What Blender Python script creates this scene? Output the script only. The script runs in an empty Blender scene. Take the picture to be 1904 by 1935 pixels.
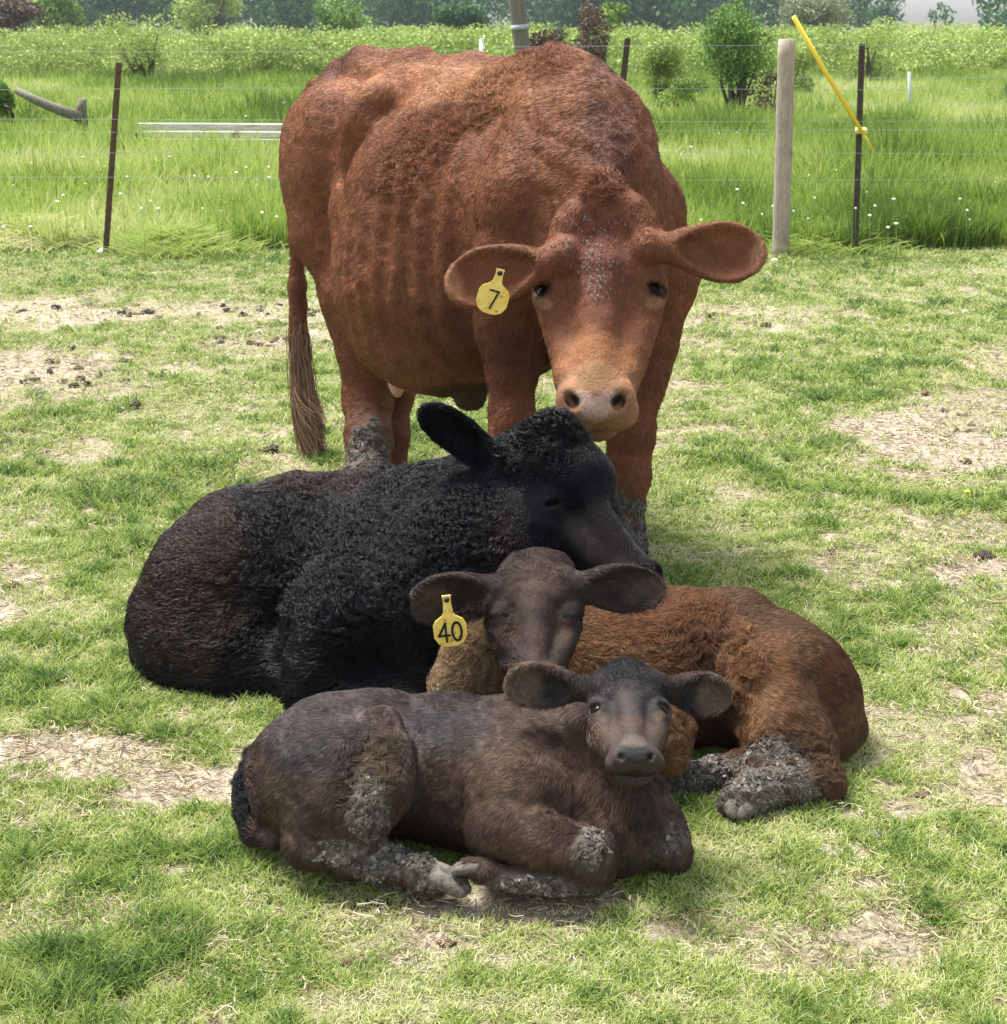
import bpy, math, random
import numpy as np
from mathutils import Vector, Matrix
R = math.radians
random.seed(4)
rng = np.random.default_rng(11)
SC = bpy.context.scene
COL = SC.collection

# ------------------------------------------------------------------ camera
FPX, CX, CY, PITCH, CAMH = 3130.0, 952.0, 967.5, R(16.5), 1.30     # focal length and centre in the photograph's own scale
cam_d = bpy.data.cameras.new("camera")
cam = bpy.data.objects.new("camera", cam_d)
COL.objects.link(cam)
cam.location = (0, 0, CAMH)
cam.rotation_euler = (R(90) - PITCH, 0, 0)
cam_d.sensor_width = 36.0
cam_d.sensor_fit = 'HORIZONTAL'
cam_d.lens = FPX / 1904.0 * 36.0
cam_d.clip_start = 0.05
cam_d.clip_end = 6000.0
cam_d.dof.use_dof = True
cam_d.dof.focus_distance = 3.0
cam_d.dof.aperture_fstop = 22.0
SC.camera = cam

# ------------------------------------------------------------------ world, sun, exposure
W = bpy.data.worlds.new("World")
SC.world = W
W.use_nodes = True
wn = W.node_tree
bg = wn.nodes["Background"]
sky = wn.nodes.new("ShaderNodeTexSky")
sky.sky_type = 'NISHITA'
sky.sun_disc = False
SUN_EL, SUN_ROT = R(66), R(-50)
sky.sun_elevation = SUN_EL
sky.sun_rotation = SUN_ROT
sky.air_density = 1.0
sky.dust_density = 2.0
sky.ozone_density = 1.0
_hs = wn.nodes.new("ShaderNodeHueSaturation")                      # thin overcast: the blue is mostly washed out
_hs.inputs["Saturation"].default_value = 0.30
wn.links.new(sky.outputs[0], _hs.inputs["Color"])
wn.links.new(_hs.outputs[0], bg.inputs["Color"])
bg.inputs["Strength"].default_value = 0.12
sun_d = bpy.data.lights.new("sun", 'SUN')
sun_d.energy = 3.7
sun_d.angle = R(20)
sun_d.color = (1.0, 0.955, 0.88)
sun = bpy.data.objects.new("sun", sun_d)
COL.objects.link(sun)
_sd = Vector((math.sin(SUN_ROT) * math.cos(SUN_EL), math.cos(SUN_ROT) * math.cos(SUN_EL), math.sin(SUN_EL)))
sun.rotation_euler = _sd.to_track_quat('Z', 'Y').to_euler()
SC.view_settings.view_transform = 'Standard'
SC.view_settings.look = 'None'
SC.view_settings.exposure = 1.43
SC.view_settings.gamma = 1.0
SC.view_settings.use_curve_mapping = False
SC.cycles.max_bounces = 6
SC.cycles.diffuse_bounces = 3
SC.cycles.glossy_bounces = 2
SC.cycles.transmission_bounces = 3
SC.cycles.volume_bounces = 0
SC.cycles.transparent_max_bounces = 6

FUR, GRASS, TREES, HAZE = 1.0, 1.0, True, 0.0004

# ------------------------------------------------------------------ placing helpers
_cp, _sp = math.cos(PITCH), math.sin(PITCH)

def at(px, py, Y):
    """the point at depth Y metres seen in the photograph at px, py"""
    dx, dy = (px - CX) / FPX, -(py - CY) / FPX
    d = Vector((dx, _cp + dy * _sp, -_sp + dy * _cp))
    return Vector((0, 0, CAMH)) + d * (Y / d.y)

def on_ground(px, py, z=0.0):
    dx, dy = (px - CX) / FPX, -(py - CY) / FPX
    d = Vector((dx, _cp + dy * _sp, -_sp + dy * _cp))
    return Vector((0, 0, CAMH)) + d * ((z - CAMH) / d.z)

def scale_at(p):
    return FPX / (p[1] * _cp + (CAMH - p[2]) * _sp)              # photo pixels per metre

# ------------------------------------------------------------------ numpy noise
def _hash(ix, iy, iz, s):
    h = (ix.astype(np.int64) * 374761393 + iy.astype(np.int64) * 668265263 + iz.astype(np.int64) * 2147483647 + s * 1274126177) & 0xFFFFFFFF
    h = ((h ^ (h >> 13)) * 1274126177) & 0xFFFFFFFF
    h = h ^ (h >> 16)
    return (h & 0xFFFFFF).astype(np.float64) / 0xFFFFFF

def vnoise(p, scale=1.0, seed=0):
    """value noise 0..1 at the n x 3 points"""
    q = np.asarray(p, dtype=np.float64) * scale
    i = np.floor(q).astype(np.int64); f = q - i
    f = f * f * (3 - 2 * f)
    out = 0
    for dx in (0, 1):
        for dy in (0, 1):
            for dz in (0, 1):
                w = (f[:, 0] if dx else 1 - f[:, 0]) * (f[:, 1] if dy else 1 - f[:, 1]) * (f[:, 2] if dz else 1 - f[:, 2])
                out = out + w * _hash(i[:, 0] + dx, i[:, 1] + dy, i[:, 2] + dz, seed)
    return out

def fbm(p, scale=1.0, seed=0, octaves=3):
    o, a, t = 0, 0.5, 0
    for k in range(octaves):
        o = o + a * vnoise(p, scale * 2 ** k, seed + 17 * k); t += a; a *= 0.5
    return o / t

# ------------------------------------------------------------------ object helpers
def tag(o, label=None, cat=None, group=None, kind=None):
    if label: o['label'] = label
    if cat: o['category'] = cat
    if group: o['group'] = group
    if kind: o['kind'] = kind
    return o

def link(o, parent=None):
    COL.objects.link(o)
    if parent is not None:
        o.parent = parent
        o.matrix_parent_inverse = parent.matrix_world.inverted() if False else Matrix.Translation(-Vector(parent.location))
    return o

def empty(name, loc=(0, 0, 0)):
    o = bpy.data.objects.new(name, None)
    o.location = loc
    o.empty_display_size = 0.1
    COL.objects.link(o)
    return o

def mesh_obj(name, verts, faces, mat, parent=None, smooth=True):
    me = bpy.data.meshes.new(name)
    me.from_pydata([tuple(v) for v in verts] if not isinstance(verts, np.ndarray) else verts.tolist(), [], faces if not isinstance(faces, np.ndarray) else faces.tolist())
    if smooth:
        me.polygons.foreach_set("use_smooth", [True] * len(me.polygons))
    if mat: me.materials.append(mat)
    o = bpy.data.objects.new(name, me)
    return link(o, parent)

class MB:
    """collects simple shapes into one mesh"""
    def __init__(s): s.v, s.f = [], []
    def add(s, vs, fs):
        b = len(s.v); s.v += [tuple(v) for v in vs]; s.f += [tuple(b + i for i in f) for f in fs]
    def tube(s, pts, rad, n=10, cap=True, squash=1.0):
        pts = [Vector(p) for p in pts]
        if not hasattr(rad, '__len__'): rad = [rad] * len(pts)
        rings, prev = [], None
        for i, p in enumerate(pts):
            t = (pts[min(i + 1, len(pts) - 1)] - pts[max(i - 1, 0)]).normalized()
            a = prev if prev is not None else (Vector((0, 0, 1)) if abs(t.z) < 0.9 else Vector((1, 0, 0)))
            u = (a - t * a.dot(t)).normalized(); w = t.cross(u); prev = u
            rings.append([p + (u * math.cos(2 * math.pi * k / n) + w * math.sin(2 * math.pi * k / n) * squash) * rad[i] for k in range(n)])
        vs = [v for r in rings for v in r]
        fs = [(i * n + k, i * n + (k + 1) % n, (i + 1) * n + (k + 1) % n, (i + 1) * n + k) for i in range(len(pts) - 1) for k in range(n)]
        if cap: fs += [tuple(reversed(range(n))), tuple(range((len(pts) - 1) * n, len(pts) * n))]
        s.add(vs, fs)
    def box(s, c, d, rot=None):
        c = Vector(c); M_ = rot or Matrix.Identity(3)
        vs = [c + M_ @ Vector((x * d[0] / 2, y * d[1] / 2, z * d[2] / 2)) for x in (-1, 1) for y in (-1, 1) for z in (-1, 1)]
        s.add(vs, [(0, 1, 3, 2), (4, 6, 7, 5), (0, 4, 5, 1), (2, 3, 7, 6), (0, 2, 6, 4), (1, 5, 7, 3)])
    def ball(s, c, r, n=10, m=7, M_=None, rough=0.0):
        c = Vector(c); r = r if hasattr(r, '__len__') else (r, r, r); vs = []
        for j in range(m + 1):
            th = math.pi * j / m
            for k in range(n):
                ph = 2 * math.pi * k / n
                q = 1 + random.uniform(-rough, rough)
                v = Vector((math.sin(th) * math.cos(ph) * r[0], math.sin(th) * math.sin(ph) * r[1], math.cos(th) * r[2])) * q
                vs.append(c + (M_ @ v if M_ else v))
        s.add(vs, [(j * n + k, j * n + (k + 1) % n, (j + 1) * n + (k + 1) % n, (j + 1) * n + k) for j in range(m) for k in range(n)])
    def build(s, name, mat, parent=None, smooth=True):
        return mesh_obj(name, s.v, s.f, mat, parent, smooth)

# ------------------------------------------------------------------ material helpers
def new_mat(name):
    m = bpy.data.materials.new(name); m.use_nodes = True
    return m, m.node_tree, m.node_tree.nodes["Principled BSDF"]

def N(nt, kind, **kw):
    n = nt.nodes.new(kind)
    for k, v in kw.items():
        if hasattr(n, k): setattr(n, k, v)
        else: n.inputs[k].default_value = v
    return n

def ramp(nt, fac, stops):
    n = nt.nodes.new("ShaderNodeValToRGB")
    e = n.color_ramp.elements
    while len(e) < len(stops): e.new(0.5)
    for i, (p, c) in enumerate(stops):
        e[i].position = p; e[i].color = (*c, 1)
    nt.links.new(fac, n.inputs[0])
    return n

def mixc(nt, fac, a, b, mode='MIX'):
    n = nt.nodes.new("ShaderNodeMix"); n.data_type = 'RGBA'; n.blend_type = mode
    for sock, val in ((n.inputs[0], fac), (n.inputs[6], a), (n.inputs[7], b)):
        if hasattr(val, 'links'): nt.links.new(val, sock)
        elif isinstance(val, (int, float)): sock.default_value = val
        else: sock.default_value = (*val, 1)
    return n.outputs[2]

def noisy(name, c1, c2, scale=8.0, rough=0.8, bump=0.3, detail=6, stretch=None, dist=0.01, extra=None):
    m, nt, b = new_mat(name)
    tc = N(nt, "ShaderNodeTexCoord"); mp = N(nt, "ShaderNodeMapping")
    if stretch: mp.inputs["Scale"].default_value = stretch
    nt.links.new(tc.outputs["Object"], mp.inputs[0])
    no = N(nt, "ShaderNodeTexNoise", Scale=scale, Detail=detail, Roughness=0.65)
    nt.links.new(mp.outputs[0], no.inputs[0])
    rp = ramp(nt, no.outputs[0], [(0.3, c1), (0.7, c2)])
    out = rp.outputs[0]
    if extra:
        n2 = N(nt, "ShaderNodeTexNoise", Scale=extra[1], Detail=4)
        nt.links.new(tc.outputs["Object"], n2.inputs[0])
        r2 = ramp(nt, n2.outputs[0], [(extra[2], (0, 0, 0)), (extra[2] + 0.1, (1, 1, 1))])
        out = mixc(nt, r2.outputs[0], out, extra[0])
    nt.links.new(out, b.inputs["Base Color"])
    b.inputs["Roughness"].default_value = rough
    if bump:
        bp = N(nt, "ShaderNodeBump", Strength=bump, Distance=dist)
        nt.links.new(no.outputs[0], bp.inputs["Height"]); nt.links.new(bp.outputs[0], b.inputs["Normal"])
    return m
def plain(name, c, rough=0.5, spec=0.5, coat=0.0):
    m, nt, b = new_mat(name); b.inputs["Base Color"].default_value = (*c, 1)
    b.inputs["Roughness"].default_value = rough; b.inputs["Specular IOR Level"].default_value = spec
    b.inputs["Coat Weight"].default_value = coat
    return m
M_black = plain("ink_black", (0.012, 0.011, 0.012), 0.6, 0.3)

# ------------------------------------------------------------------ signed-distance modelling of the animals
class Field:
    def __init__(s, lo, hi, h):
        s.lo = np.array(lo, float); s.h = h
        s.n = np.ceil((np.array(hi, float) - s.lo) / h).astype(int) + 1
        s.d = np.full(tuple(s.n), 9.0, np.float32)
    def block(s, lo, hi, margin):
        a = np.clip(np.floor((np.array(lo) - margin - s.lo) / s.h).astype(int), 0, s.n)
        b = np.clip(np.ceil((np.array(hi) + margin - s.lo) / s.h).astype(int) + 1, 0, s.n)
        if (b <= a).any(): return None, None
        sl = tuple(slice(i, j) for i, j in zip(a, b))
        g = [(np.arange(i, j) * s.h + o).astype(np.float32) for i, j, o in zip(a, b, s.lo)]
        return sl, (g[0][:, None, None], g[1][None, :, None], g[2][None, None, :])
    def put(s, sl, d, k, mode):
        a = s.d[sl]
        if mode == '+':
            h = np.maximum(k - np.abs(a - d), 0) / k
            s.d[sl] = np.minimum(a, d) - h * h * k * 0.25
        else:
            d = -d
            h = np.maximum(k - np.abs(a - d), 0) / k
            s.d[sl] = np.maximum(a, d) + h * h * k * 0.25
    def cone(s, p, r1, q, r2, k=0.03, mode='+'):
        p, q = np.array(p, float), np.array(q, float)
        r = max(r1, r2)
        sl, g = s.block(np.minimum(p, q) - r, np.maximum(p, q) + r, k + 2 * s.h)
        if sl is None: return
        ba = q - p; L2 = max(float(ba @ ba), 1e-9)
        X, Y, Z = g[0] - p[0], g[1] - p[1], g[2] - p[2]
        t = np.clip((X * ba[0] + Y * ba[1] + Z * ba[2]) / L2, 0, 1)
        d = np.sqrt((X - t * ba[0]) ** 2 + (Y - t * ba[1]) ** 2 + (Z - t * ba[2]) ** 2) - (r1 + (r2 - r1) * t)
        s.put(sl, d, k, mode)
    def ell(s, c, rad, M_=None, k=0.03, mode='+'):
        c = np.array(c, float); M_ = np.eye(3) if M_ is None else np.array(M_, float)      # columns of M_: the three axes
        ext = np.sqrt(((M_ * np.array(rad)) ** 2).sum(1))
        sl, g = s.block(c - ext, c + ext, k + 2 * s.h)
        if sl is None: return
        X, Y, Z = g[0] - c[0], g[1] - c[1], g[2] - c[2]
        q = [X * M_[0, i] + Y * M_[1, i] + Z * M_[2, i] for i in range(3)]
        k0 = np.sqrt(sum((q[i] / rad[i]) ** 2 for i in range(3)))
        k1 = np.sqrt(sum((q[i] / rad[i] ** 2) ** 2 for i in range(3))) + 1e-6
        s.put(sl, k0 * (k0 - 1) / k1, k, mode)
    def mesh(s):
        d = s.d; ins = d < 0
        nx, ny, nz = d.shape
        c = np.zeros((nx - 1, ny - 1, nz - 1), np.int8)
        for i in (0, 1):
            for j in (0, 1):
                for l in (0, 1):
                    c += ins[i:nx - 1 + i, j:ny - 1 + j, l:nz - 1 + l]
        act = (c > 0) & (c < 8)
        idx = np.full(act.shape, -1, np.int64)
        ii = np.argwhere(act)
        idx[act] = np.arange(len(ii))
        cor = np.array([(i, j, l) for i in (0, 1) for j in (0, 1) for l in (0, 1)])
        val = np.stack([d[ii[:, 0] + a, ii[:, 1] + b, ii[:, 2] + e] for a, b, e in cor], 1)
        acc = np.zeros((len(ii), 3)); cnt = np.zeros(len(ii))
        for a in range(8):
            for b in range(a + 1, 8):
                if np.abs(cor[a] - cor[b]).sum() != 1: continue
                va, vb = val[:, a], val[:, b]
                m = (va < 0) != (vb < 0)
                t = np.where(m, va / np.where(m, va - vb, 1), 0)
                acc += m[:, None] * (cor[a] + t[:, None] * (cor[b] - cor[a])); cnt += m
        V = (ii + acc / cnt[:, None]) * s.h + s.lo
        F = []
        for ax in range(3):
            sl0 = [slice(1, -1)] * 3; sl1 = [slice(1, -1)] * 3
            sl0[ax] = slice(0, -1); sl1[ax] = slice(1, None)
            a, b = ins[tuple(sl0)], ins[tuple(sl1)]
            e = np.argwhere(a != b)
            if not len(e): continue
            flip = a[tuple(e.T)]
            off = np.ones(3, int); off[ax] = 0
            e = e + off
            u, v = [(1, 2), (2, 0), (0, 1)][ax]
            du = np.zeros(3, int); du[u] = 1; dv = np.zeros(3, int); dv[v] = 1
            def I(q): return idx[q[:, 0], q[:, 1], q[:, 2]]
            q = np.stack([I(e - du - dv), I(e - dv), I(e), I(e - du)], 1)
            q[~flip] = q[~flip][:, ::-1]
            F.append(q)
        F = np.concatenate(F); F = F[(F >= 0).all(1)]
        # keep the largest connected piece only
        lab = np.arange(len(V))
        for _ in range(400):
            m = lab[F].min(1)
            new = lab.copy()
            for cix in range(4): np.minimum.at(new, F[:, cix], m)
            new = new[new]
            if (new == lab).all(): break
            lab = new
        big = np.bincount(lab).argmax()
        keepv = lab == big
        remap = np.cumsum(keepv) - 1
        F = remap[F[keepv[F[:, 0]]]]; V = V[keepv]
        return V, F

def vert_normals(V, F):
    a, b, c, e = (V[F[:, i]] for i in range(4))
    n = np.cross(c - a, e - b)
    out = np.zeros_like(V)
    for i in range(4): np.add.at(out, F[:, i], n)
    return out / (np.linalg.norm(out, axis=1)[:, None] + 1e-12)

def relax(V, F, n=1, w=0.5):
    E = np.concatenate([F[:, [0, 1]], F[:, [1, 2]], F[:, [2, 3]], F[:, [3, 0]]])
    for _ in range(n):
        s = np.zeros_like(V); c = np.zeros(len(V))
        np.add.at(s, E[:, 0], V[E[:, 1]]); np.add.at(c, E[:, 0], 1)
        np.add.at(s, E[:, 1], V[E[:, 0]]); np.add.at(c, E[:, 1], 1)
        V = V + w * (s / c[:, None] - V)
    return V

def fast_mesh(name, V, F, mat):
    me = bpy.data.meshes.new(name)
    me.vertices.add(len(V)); me.vertices.foreach_set("co", V.astype(np.float32).ravel())
    k = F.shape[1]
    me.loops.add(F.size); me.loops.foreach_set("vertex_index", F.astype(np.int32).ravel())
    me.polygons.add(len(F)); me.polygons.foreach_set("loop_start", np.arange(len(F), dtype=np.int32) * k)
    me.polygons.foreach_set("use_smooth", np.ones(len(F), bool))
    me.update(calc_edges=True); me.validate()
    if mat: me.materials.append(mat)
    return me

def curves_obj(name, P, rad, mat, attrs=None, parent=None):
    """P: n x m x 3 points, rad: n x m; attrs: name -> n or n x 3 per curve"""
    n, m = P.shape[:2]
    cd = bpy.data.hair_curves.new(name)
    cd.add_curves([m] * n)
    cd.attributes["position"].data.foreach_set("vector", P.astype(np.float32).ravel())
    ra = cd.attributes.get("radius") or cd.attributes.new("radius", 'FLOAT', 'POINT')
    ra.data.foreach_set("value", rad.astype(np.float32).ravel())
    for k, v in (attrs or {}).items():
        if v.ndim == 1:
            a = cd.attributes.new(k, 'FLOAT', 'CURVE'); a.data.foreach_set("value", v.astype(np.float32))
        else:
            a = cd.attributes.new(k, 'FLOAT_VECTOR', 'CURVE'); a.data.foreach_set("vector", v.astype(np.float32).ravel())
    cd.materials.append(mat)
    o = bpy.data.objects.new(name, cd)
    return link(o, parent)

class Animal:
    """a body grown from tapered limbs and rounded masses; every joint is given where it is seen and how deep it lies"""
    def __init__(s, name, lo, hi, h):
        s.name = name; s.f = Field(lo, hi, h); s.paints = []; s.hairs = []; s.late = []; s.eyes = []; s.eyes_open = True
    def J(s, j):
        p = at(*j[:3]); return np.array(p), (j[3] / scale_at(p) if len(j) > 3 else 0)
    def chain(s, js, k=0.03, mode='+'):
        q = [s.J(j) for j in js]
        if len(q) == 1: q = q * 2
        for (a, ra), (b, rb) in zip(q, q[1:]): s.f.cone(a, ra, b, rb, k, mode)
    def E(s, j, rad, yaw=0, pitch=0, roll=0, k=0.03, mode='+'):
        """rad: along forward, side, up; yaw 0 faces +X, -90 faces the camera"""
        M_ = Matrix.Rotation(R(yaw), 3, 'Z') @ Matrix.Rotation(R(-pitch), 3, 'Y') @ Matrix.Rotation(R(roll), 3, 'X')
        s.f.ell(at(*j[:3]), rad, M_, k, mode)
    def headframe(s, poll, muzzle, right, L=None):
        """local frame of the head: x to its (image) right, y out of the forehead, z from muzzle up to poll"""
        a, b = Vector(at(*muzzle)), Vector(at(*poll))
        z = (b - a); s.L = L or z.length; z.normalize()
        x = Vector(right); x = (x - z * x.dot(z)).normalized()
        y = x.cross(z)                                            # mirrored frame: harmless, all head shapes come in pairs
        s.H0, s.HM = a, Matrix((x, y, z)).transposed()
        return s
    def hp(s, x, y, z): return np.array(s.H0 + s.HM @ (Vector((x, y, z)) * s.L))
    def hc(s, p, r1, q, r2, k=0.04, mode='+'): s.f.cone(s.hp(*p), r1 * s.L, s.hp(*q), r2 * s.L, k * s.L, mode)
    def he(s, p, rad, k=0.04, mode='+', rot=(0, 0, 0)):
        M_ = s.HM @ Matrix.Rotation(R(rot[2]), 3, 'Z') @ Matrix.Rotation(R(rot[1]), 3, 'Y') @ Matrix.Rotation(R(rot[0]), 3, 'X')
        s.f.ell(s.hp(*p), [q * s.L for q in rad], M_, k * s.L, mode)
    def ear(s, base, tip, width, face, thick=0.007, depth=0.022, rb=0.018):
        """a cupped leaf from base to tip (photo x, y, depth), opening towards the vector face"""
        a, b = Vector(at(*base)), Vector(at(*tip))
        u = (b - a); L = u.length; u.normalize()
        n = Vector(face); n = (n - u * n.dot(u)).normalized(); v = n.cross(u)
        M_ = Matrix((u, v, n)).transposed()
        c = a + u * L * 0.56
        s.f.cone(np.array(a - u * L * 0.16), rb * 1.15, np.array(a + u * L * 0.14), rb * 1.0, 0.025)
        s.f.ell(a + u * L * 0.32, (L * 0.34, width * 0.36, depth * 1.0), M_, 0.014)
        s.f.ell(c + u * L * 0.03, (L * 0.42, width * 0.5, depth), M_, 0.018)
        for (f_, l_, w_) in ((0.38, 0.26, 0.27), (0.60, 0.385, 0.47)):
            s.f.ell(a + n * (thick + depth * 0.6) + u * L * f_, (L * l_, width * w_, depth * 1.6), M_, 0.008, '-')
        s.earinfo = (c, M_)
        return a, b, u, v, n
    def paint(s, j, r, col, soft=0.5, noise=0.3):
        c = np.array(at(*j)) if not isinstance(j, np.ndarray) else j
        s.paints.append((c, r, col, soft, noise))
    def finish(s, mat, base, rel=2, bump=0.002, parent_loc=None, relief=None):
        V, F = s.f.mesh()
        V = relax(V, F, rel)
        n = vert_normals(V, F)
        V = V + n * ((fbm(V, 26, 3, 3) - 0.5) * bump * 2 + (vnoise(V, 9, 8) - 0.5) * bump * 2.5)[:, None]
        if relief is not None: V = V + n * relief(V)[:, None]
        V[:, 2] = np.maximum(V[:, 2], 0.002)
        C = np.tile(np.array(base, float), (len(V), 1))
        C *= (0.78 + 0.44 * fbm(V, 13, 5, 3))[:, None]
        mudw = np.zeros(len(V))
        for (c, r, col, soft, noi) in s.paints + s.late:
            r = np.array(r if hasattr(r, '__len__') else (r, r, r))
            d = np.sqrt((((V - c) / r) ** 2).sum(1)) + (fbm(V, 30, 7, 2) - 0.5) * noi * 2
            w = np.clip((1 - d) / soft + 0.5, 0, 1); w = w * w * (3 - 2 * w)
            if col == 'mud':
                mudw = np.maximum(mudw, w)
            else:
                C = C * (1 - w[:, None]) + np.array(col) * (0.85 + 0.3 * fbm(V, 40, 9, 2))[:, None] * w[:, None]
        if mudw.max() > 0:
            cl = fbm(V, 60, 21, 3); cr = np.clip((cl - 0.34) / 0.10, 0, 1) * np.clip(mudw * 1.9 - 0.3, 0, 1)
            V = V + n * (cr * (0.0012 + 0.0085 * np.abs(fbm(V, 75, 31, 2) - .5) * 2))[:, None]
            mc = np.array((0.125, 0.110, 0.090)) * (0.10 + 1.6 * fbm(V, 110, 33, 3))[:, None]
            C = C * (1 - cr[:, None]) + mc * cr[:, None]
            s.mudw = cr
        else: s.mudw = np.zeros(len(V))
        me = fast_mesh(s.name, V, F, mat)
        o = bpy.data.objects.new(s.name, me)
        COL.objects.link(o)
        loc = Vector(parent_loc)
        me.transform(Matrix.Translation(-loc)); o.location = loc
        a = me.attributes.new("coat", 'FLOAT_COLOR', 'POINT')
        a.data.foreach_set("color", np.concatenate([C, np.ones((len(V), 1))], 1).astype(np.float32).ravel())
        s.V, s.F, s.C, s.N, s.o = V, F, C, vert_normals(V, F), o
        s.flakes(o)
        return o
    def flakes(s, o, seed=3):
        """dried mud breaking into tilted chips where the coat is caked"""
        w = s.mudw[s.F].mean(1)
        if w.max() < .5: return
        g = np.random.default_rng(seed)
        V, F = s.V, s.F
        ar = np.linalg.norm(np.cross(V[F[:, 2]] - V[F[:, 0]], V[F[:, 3]] - V[F[:, 1]]), axis=1) * np.clip((w - .3) * 2, 0, 1) * np.clip((fbm(V[F].mean(1), 38, 77, 2) - .36) * 7, 0.03, 1)
        n = int(min(4200, ar.sum() / 2 / 2.2e-5)); f = g.choice(len(F), n, p=ar / ar.sum())
        c = V[F[f]].mean(1); nn = s.N[F[f]].mean(1); nn /= np.linalg.norm(nn, axis=1)[:, None]
        nn = nn + g.normal(size=(n, 3)) * .30; nn /= np.linalg.norm(nn, axis=1)[:, None]
        a = np.cross(nn, g.normal(size=(n, 3))); a /= np.linalg.norm(a, axis=1)[:, None]; b_ = np.cross(nn, a)
        sz = .0013 + .0034 * g.random(n) ** 2.2; c = c + nn * .0006
        m = 6; vs = []
        for lay, sc in ((-.0022, .8), (.0012, 1.0)):
            for k in range(m):
                t = 2 * math.pi * k / m; q = sz * sc * (0.6 + .6 * _hash(np.arange(n), np.full(n, k), np.full(n, 3), 5))
                vs.append(c + a * (q * math.cos(t) * 1.7)[:, None] + b_ * (q * math.sin(t))[:, None] + nn * lay)
        VV = np.stack(vs, 1).reshape(-1, 3); base_ = (np.arange(n) * 12)[:, None]
        quads = [(k, (k + 1) % m, m + (k + 1) % m, m + k) for k in range(m)] + [(m, m + 1, m + 2, m + 3), (m, m + 3, m + 4, m + 5)]
        FF = np.concatenate([base_ + np.array(q)[None] for q in quads])
        VV[:, 2] = np.maximum(VV[:, 2], .001)
        me = fast_mesh('dried_mud', VV - np.array(o.location), FF, M_mud)
        me.polygons.foreach_set("use_smooth", np.zeros(len(FF), bool))
        d = bpy.data.objects.new('dried_mud', me); COL.objects.link(d); d.parent = o
    def lenmap(s, c, r, f, curl=0.0, lift=0.0):
        s.hairs.append((np.array(at(*c)) if not isinstance(c, np.ndarray) else c, r, f, curl, lift))
    def coat(s, n, length, flow, mat, rad=0.0004, lift=0.35, clump=0.35, seed=1, name="coat_hair", gain=1.15, cell=.008, pull=.4):
        g = np.random.default_rng(seed)
        V, F, C, Nn = s.V, s.F, s.C, s.N
        a = V[F[:, 0]]; ar = np.linalg.norm(np.cross(V[F[:, 2]] - a, V[F[:, 3]] - V[F[:, 1]]), axis=1)
        fc = V[F].mean(1)
        fn = Nn[F].mean(1)
        tocam = np.array((0, 0, CAMH)) - fc; tocam /= np.linalg.norm(tocam, axis=1)[:, None]
        vis = (fn * tocam).sum(1)
        ar = ar * np.where(vis < -0.35, 0.25, 1.0) * np.where(fc[:, 2] < 0.03, 0.4, 1.0)
        f = g.choice(len(F), n, p=ar / ar.sum())
        w = g.random((n, 4)); w /= w.sum(1)[:, None]
        q = F[f]
        P0 = (V[q] * w[:, :, None]).sum(1); nn = (Nn[q] * w[:, :, None]).sum(1); cc = (C[q] * w[:, :, None]).sum(1)
        nn /= np.linalg.norm(nn, axis=1)[:, None] + 1e-9
        mud = s.mudw[q].max(1)
        L = np.full(n, length) * (0.55 + 0.8 * g.random(n)); curl = np.zeros(n); lf = np.full(n, lift)
        for (c, r, fct, cu, li) in s.hairs:
            r = np.array(r if hasattr(r, '__len__') else (r, r, r))
            d = np.sqrt((((P0 - c) / r) ** 2).sum(1)) + (fbm(P0, 18, 4, 2) - 0.5) * 0.5
            ww = np.clip((1 - d) / 0.4 + 0.5, 0, 1)
            L *= 1 + (fct - 1) * ww; curl = np.maximum(curl, cu * ww); lf += li * ww
        fl = flow(P0) if callable(flow) else np.tile(np.array(flow, float), (n, 1))
        jit = np.stack([fbm(P0, 14, 40 + k, 3) for k in range(3)], 1) - 0.5
        cj = np.stack([vnoise(P0, 70, 50 + k) for k in range(3)], 1) - 0.5
        fl = fl + jit * 1.3 + cj * (clump * 1.5) + (g.random((n, 3)) - 0.5) * 0.35
        fl -= nn * (fl * nn).sum(1)[:, None]
        fl /= np.linalg.norm(fl, axis=1)[:, None] + 1e-9
        side = np.cross(nn, fl)
        ok = (mud < 0.30) | (g.random(n) < .12)
        for (sx, ex, ey, ez, er) in s.eyes:                          # bare lid rims
            dd = np.linalg.norm(P0 - s.hp(sx * (ex + er * .5), ey + er * .6, ez), axis=1)
            if s.eyes_open: ok &= dd > er * s.L * 1.1; L = np.where(dd < er * s.L * 1.8, L * .5, L)
            else: L = np.where(dd < er * s.L * 1.5, L * .35, L)
        dn = np.linalg.norm((P0 - s.hp(0, -.07, .04)), axis=1); ok &= dn > .085 * s.L
        P0, nn, fl, side, L, curl, lf, cc = (z[ok] for z in (P0, nn, fl, side, L, curl, lf, cc)); n = len(P0)
        m = 5; T = np.linspace(0, 1, m)
        Pts = np.zeros((n, m, 3))
        ph = vnoise(P0, 45, 61) * 12.0 + g.random(n) * 0.9
        for k, t in enumerate(T):
            up = lf * (t - 0.45 * t * t)
            cu = curl * 0.32
            Pts[:, k] = P0 - nn * 0.0006 + (fl * (t * (1 - 0.25 * curl))[:, None] + nn * up[:, None]
                        + side * (cu * np.sin(ph + t * 6.0) - cu * np.sin(ph))[:, None] + nn * (cu * 0.8 * (1 - np.cos(t * 5.0)))[:, None]) * L[:, None]
        key = np.floor((P0 + (np.stack([fbm(P0, 30, 80 + k, 2) for k in range(3)], 1) - .5) * .03) / cell).astype(np.int64)
        _, inv = np.unique(key @ np.array((73856093, 19349663, 83492791)), return_inverse=True); inv = inv.ravel()
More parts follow.
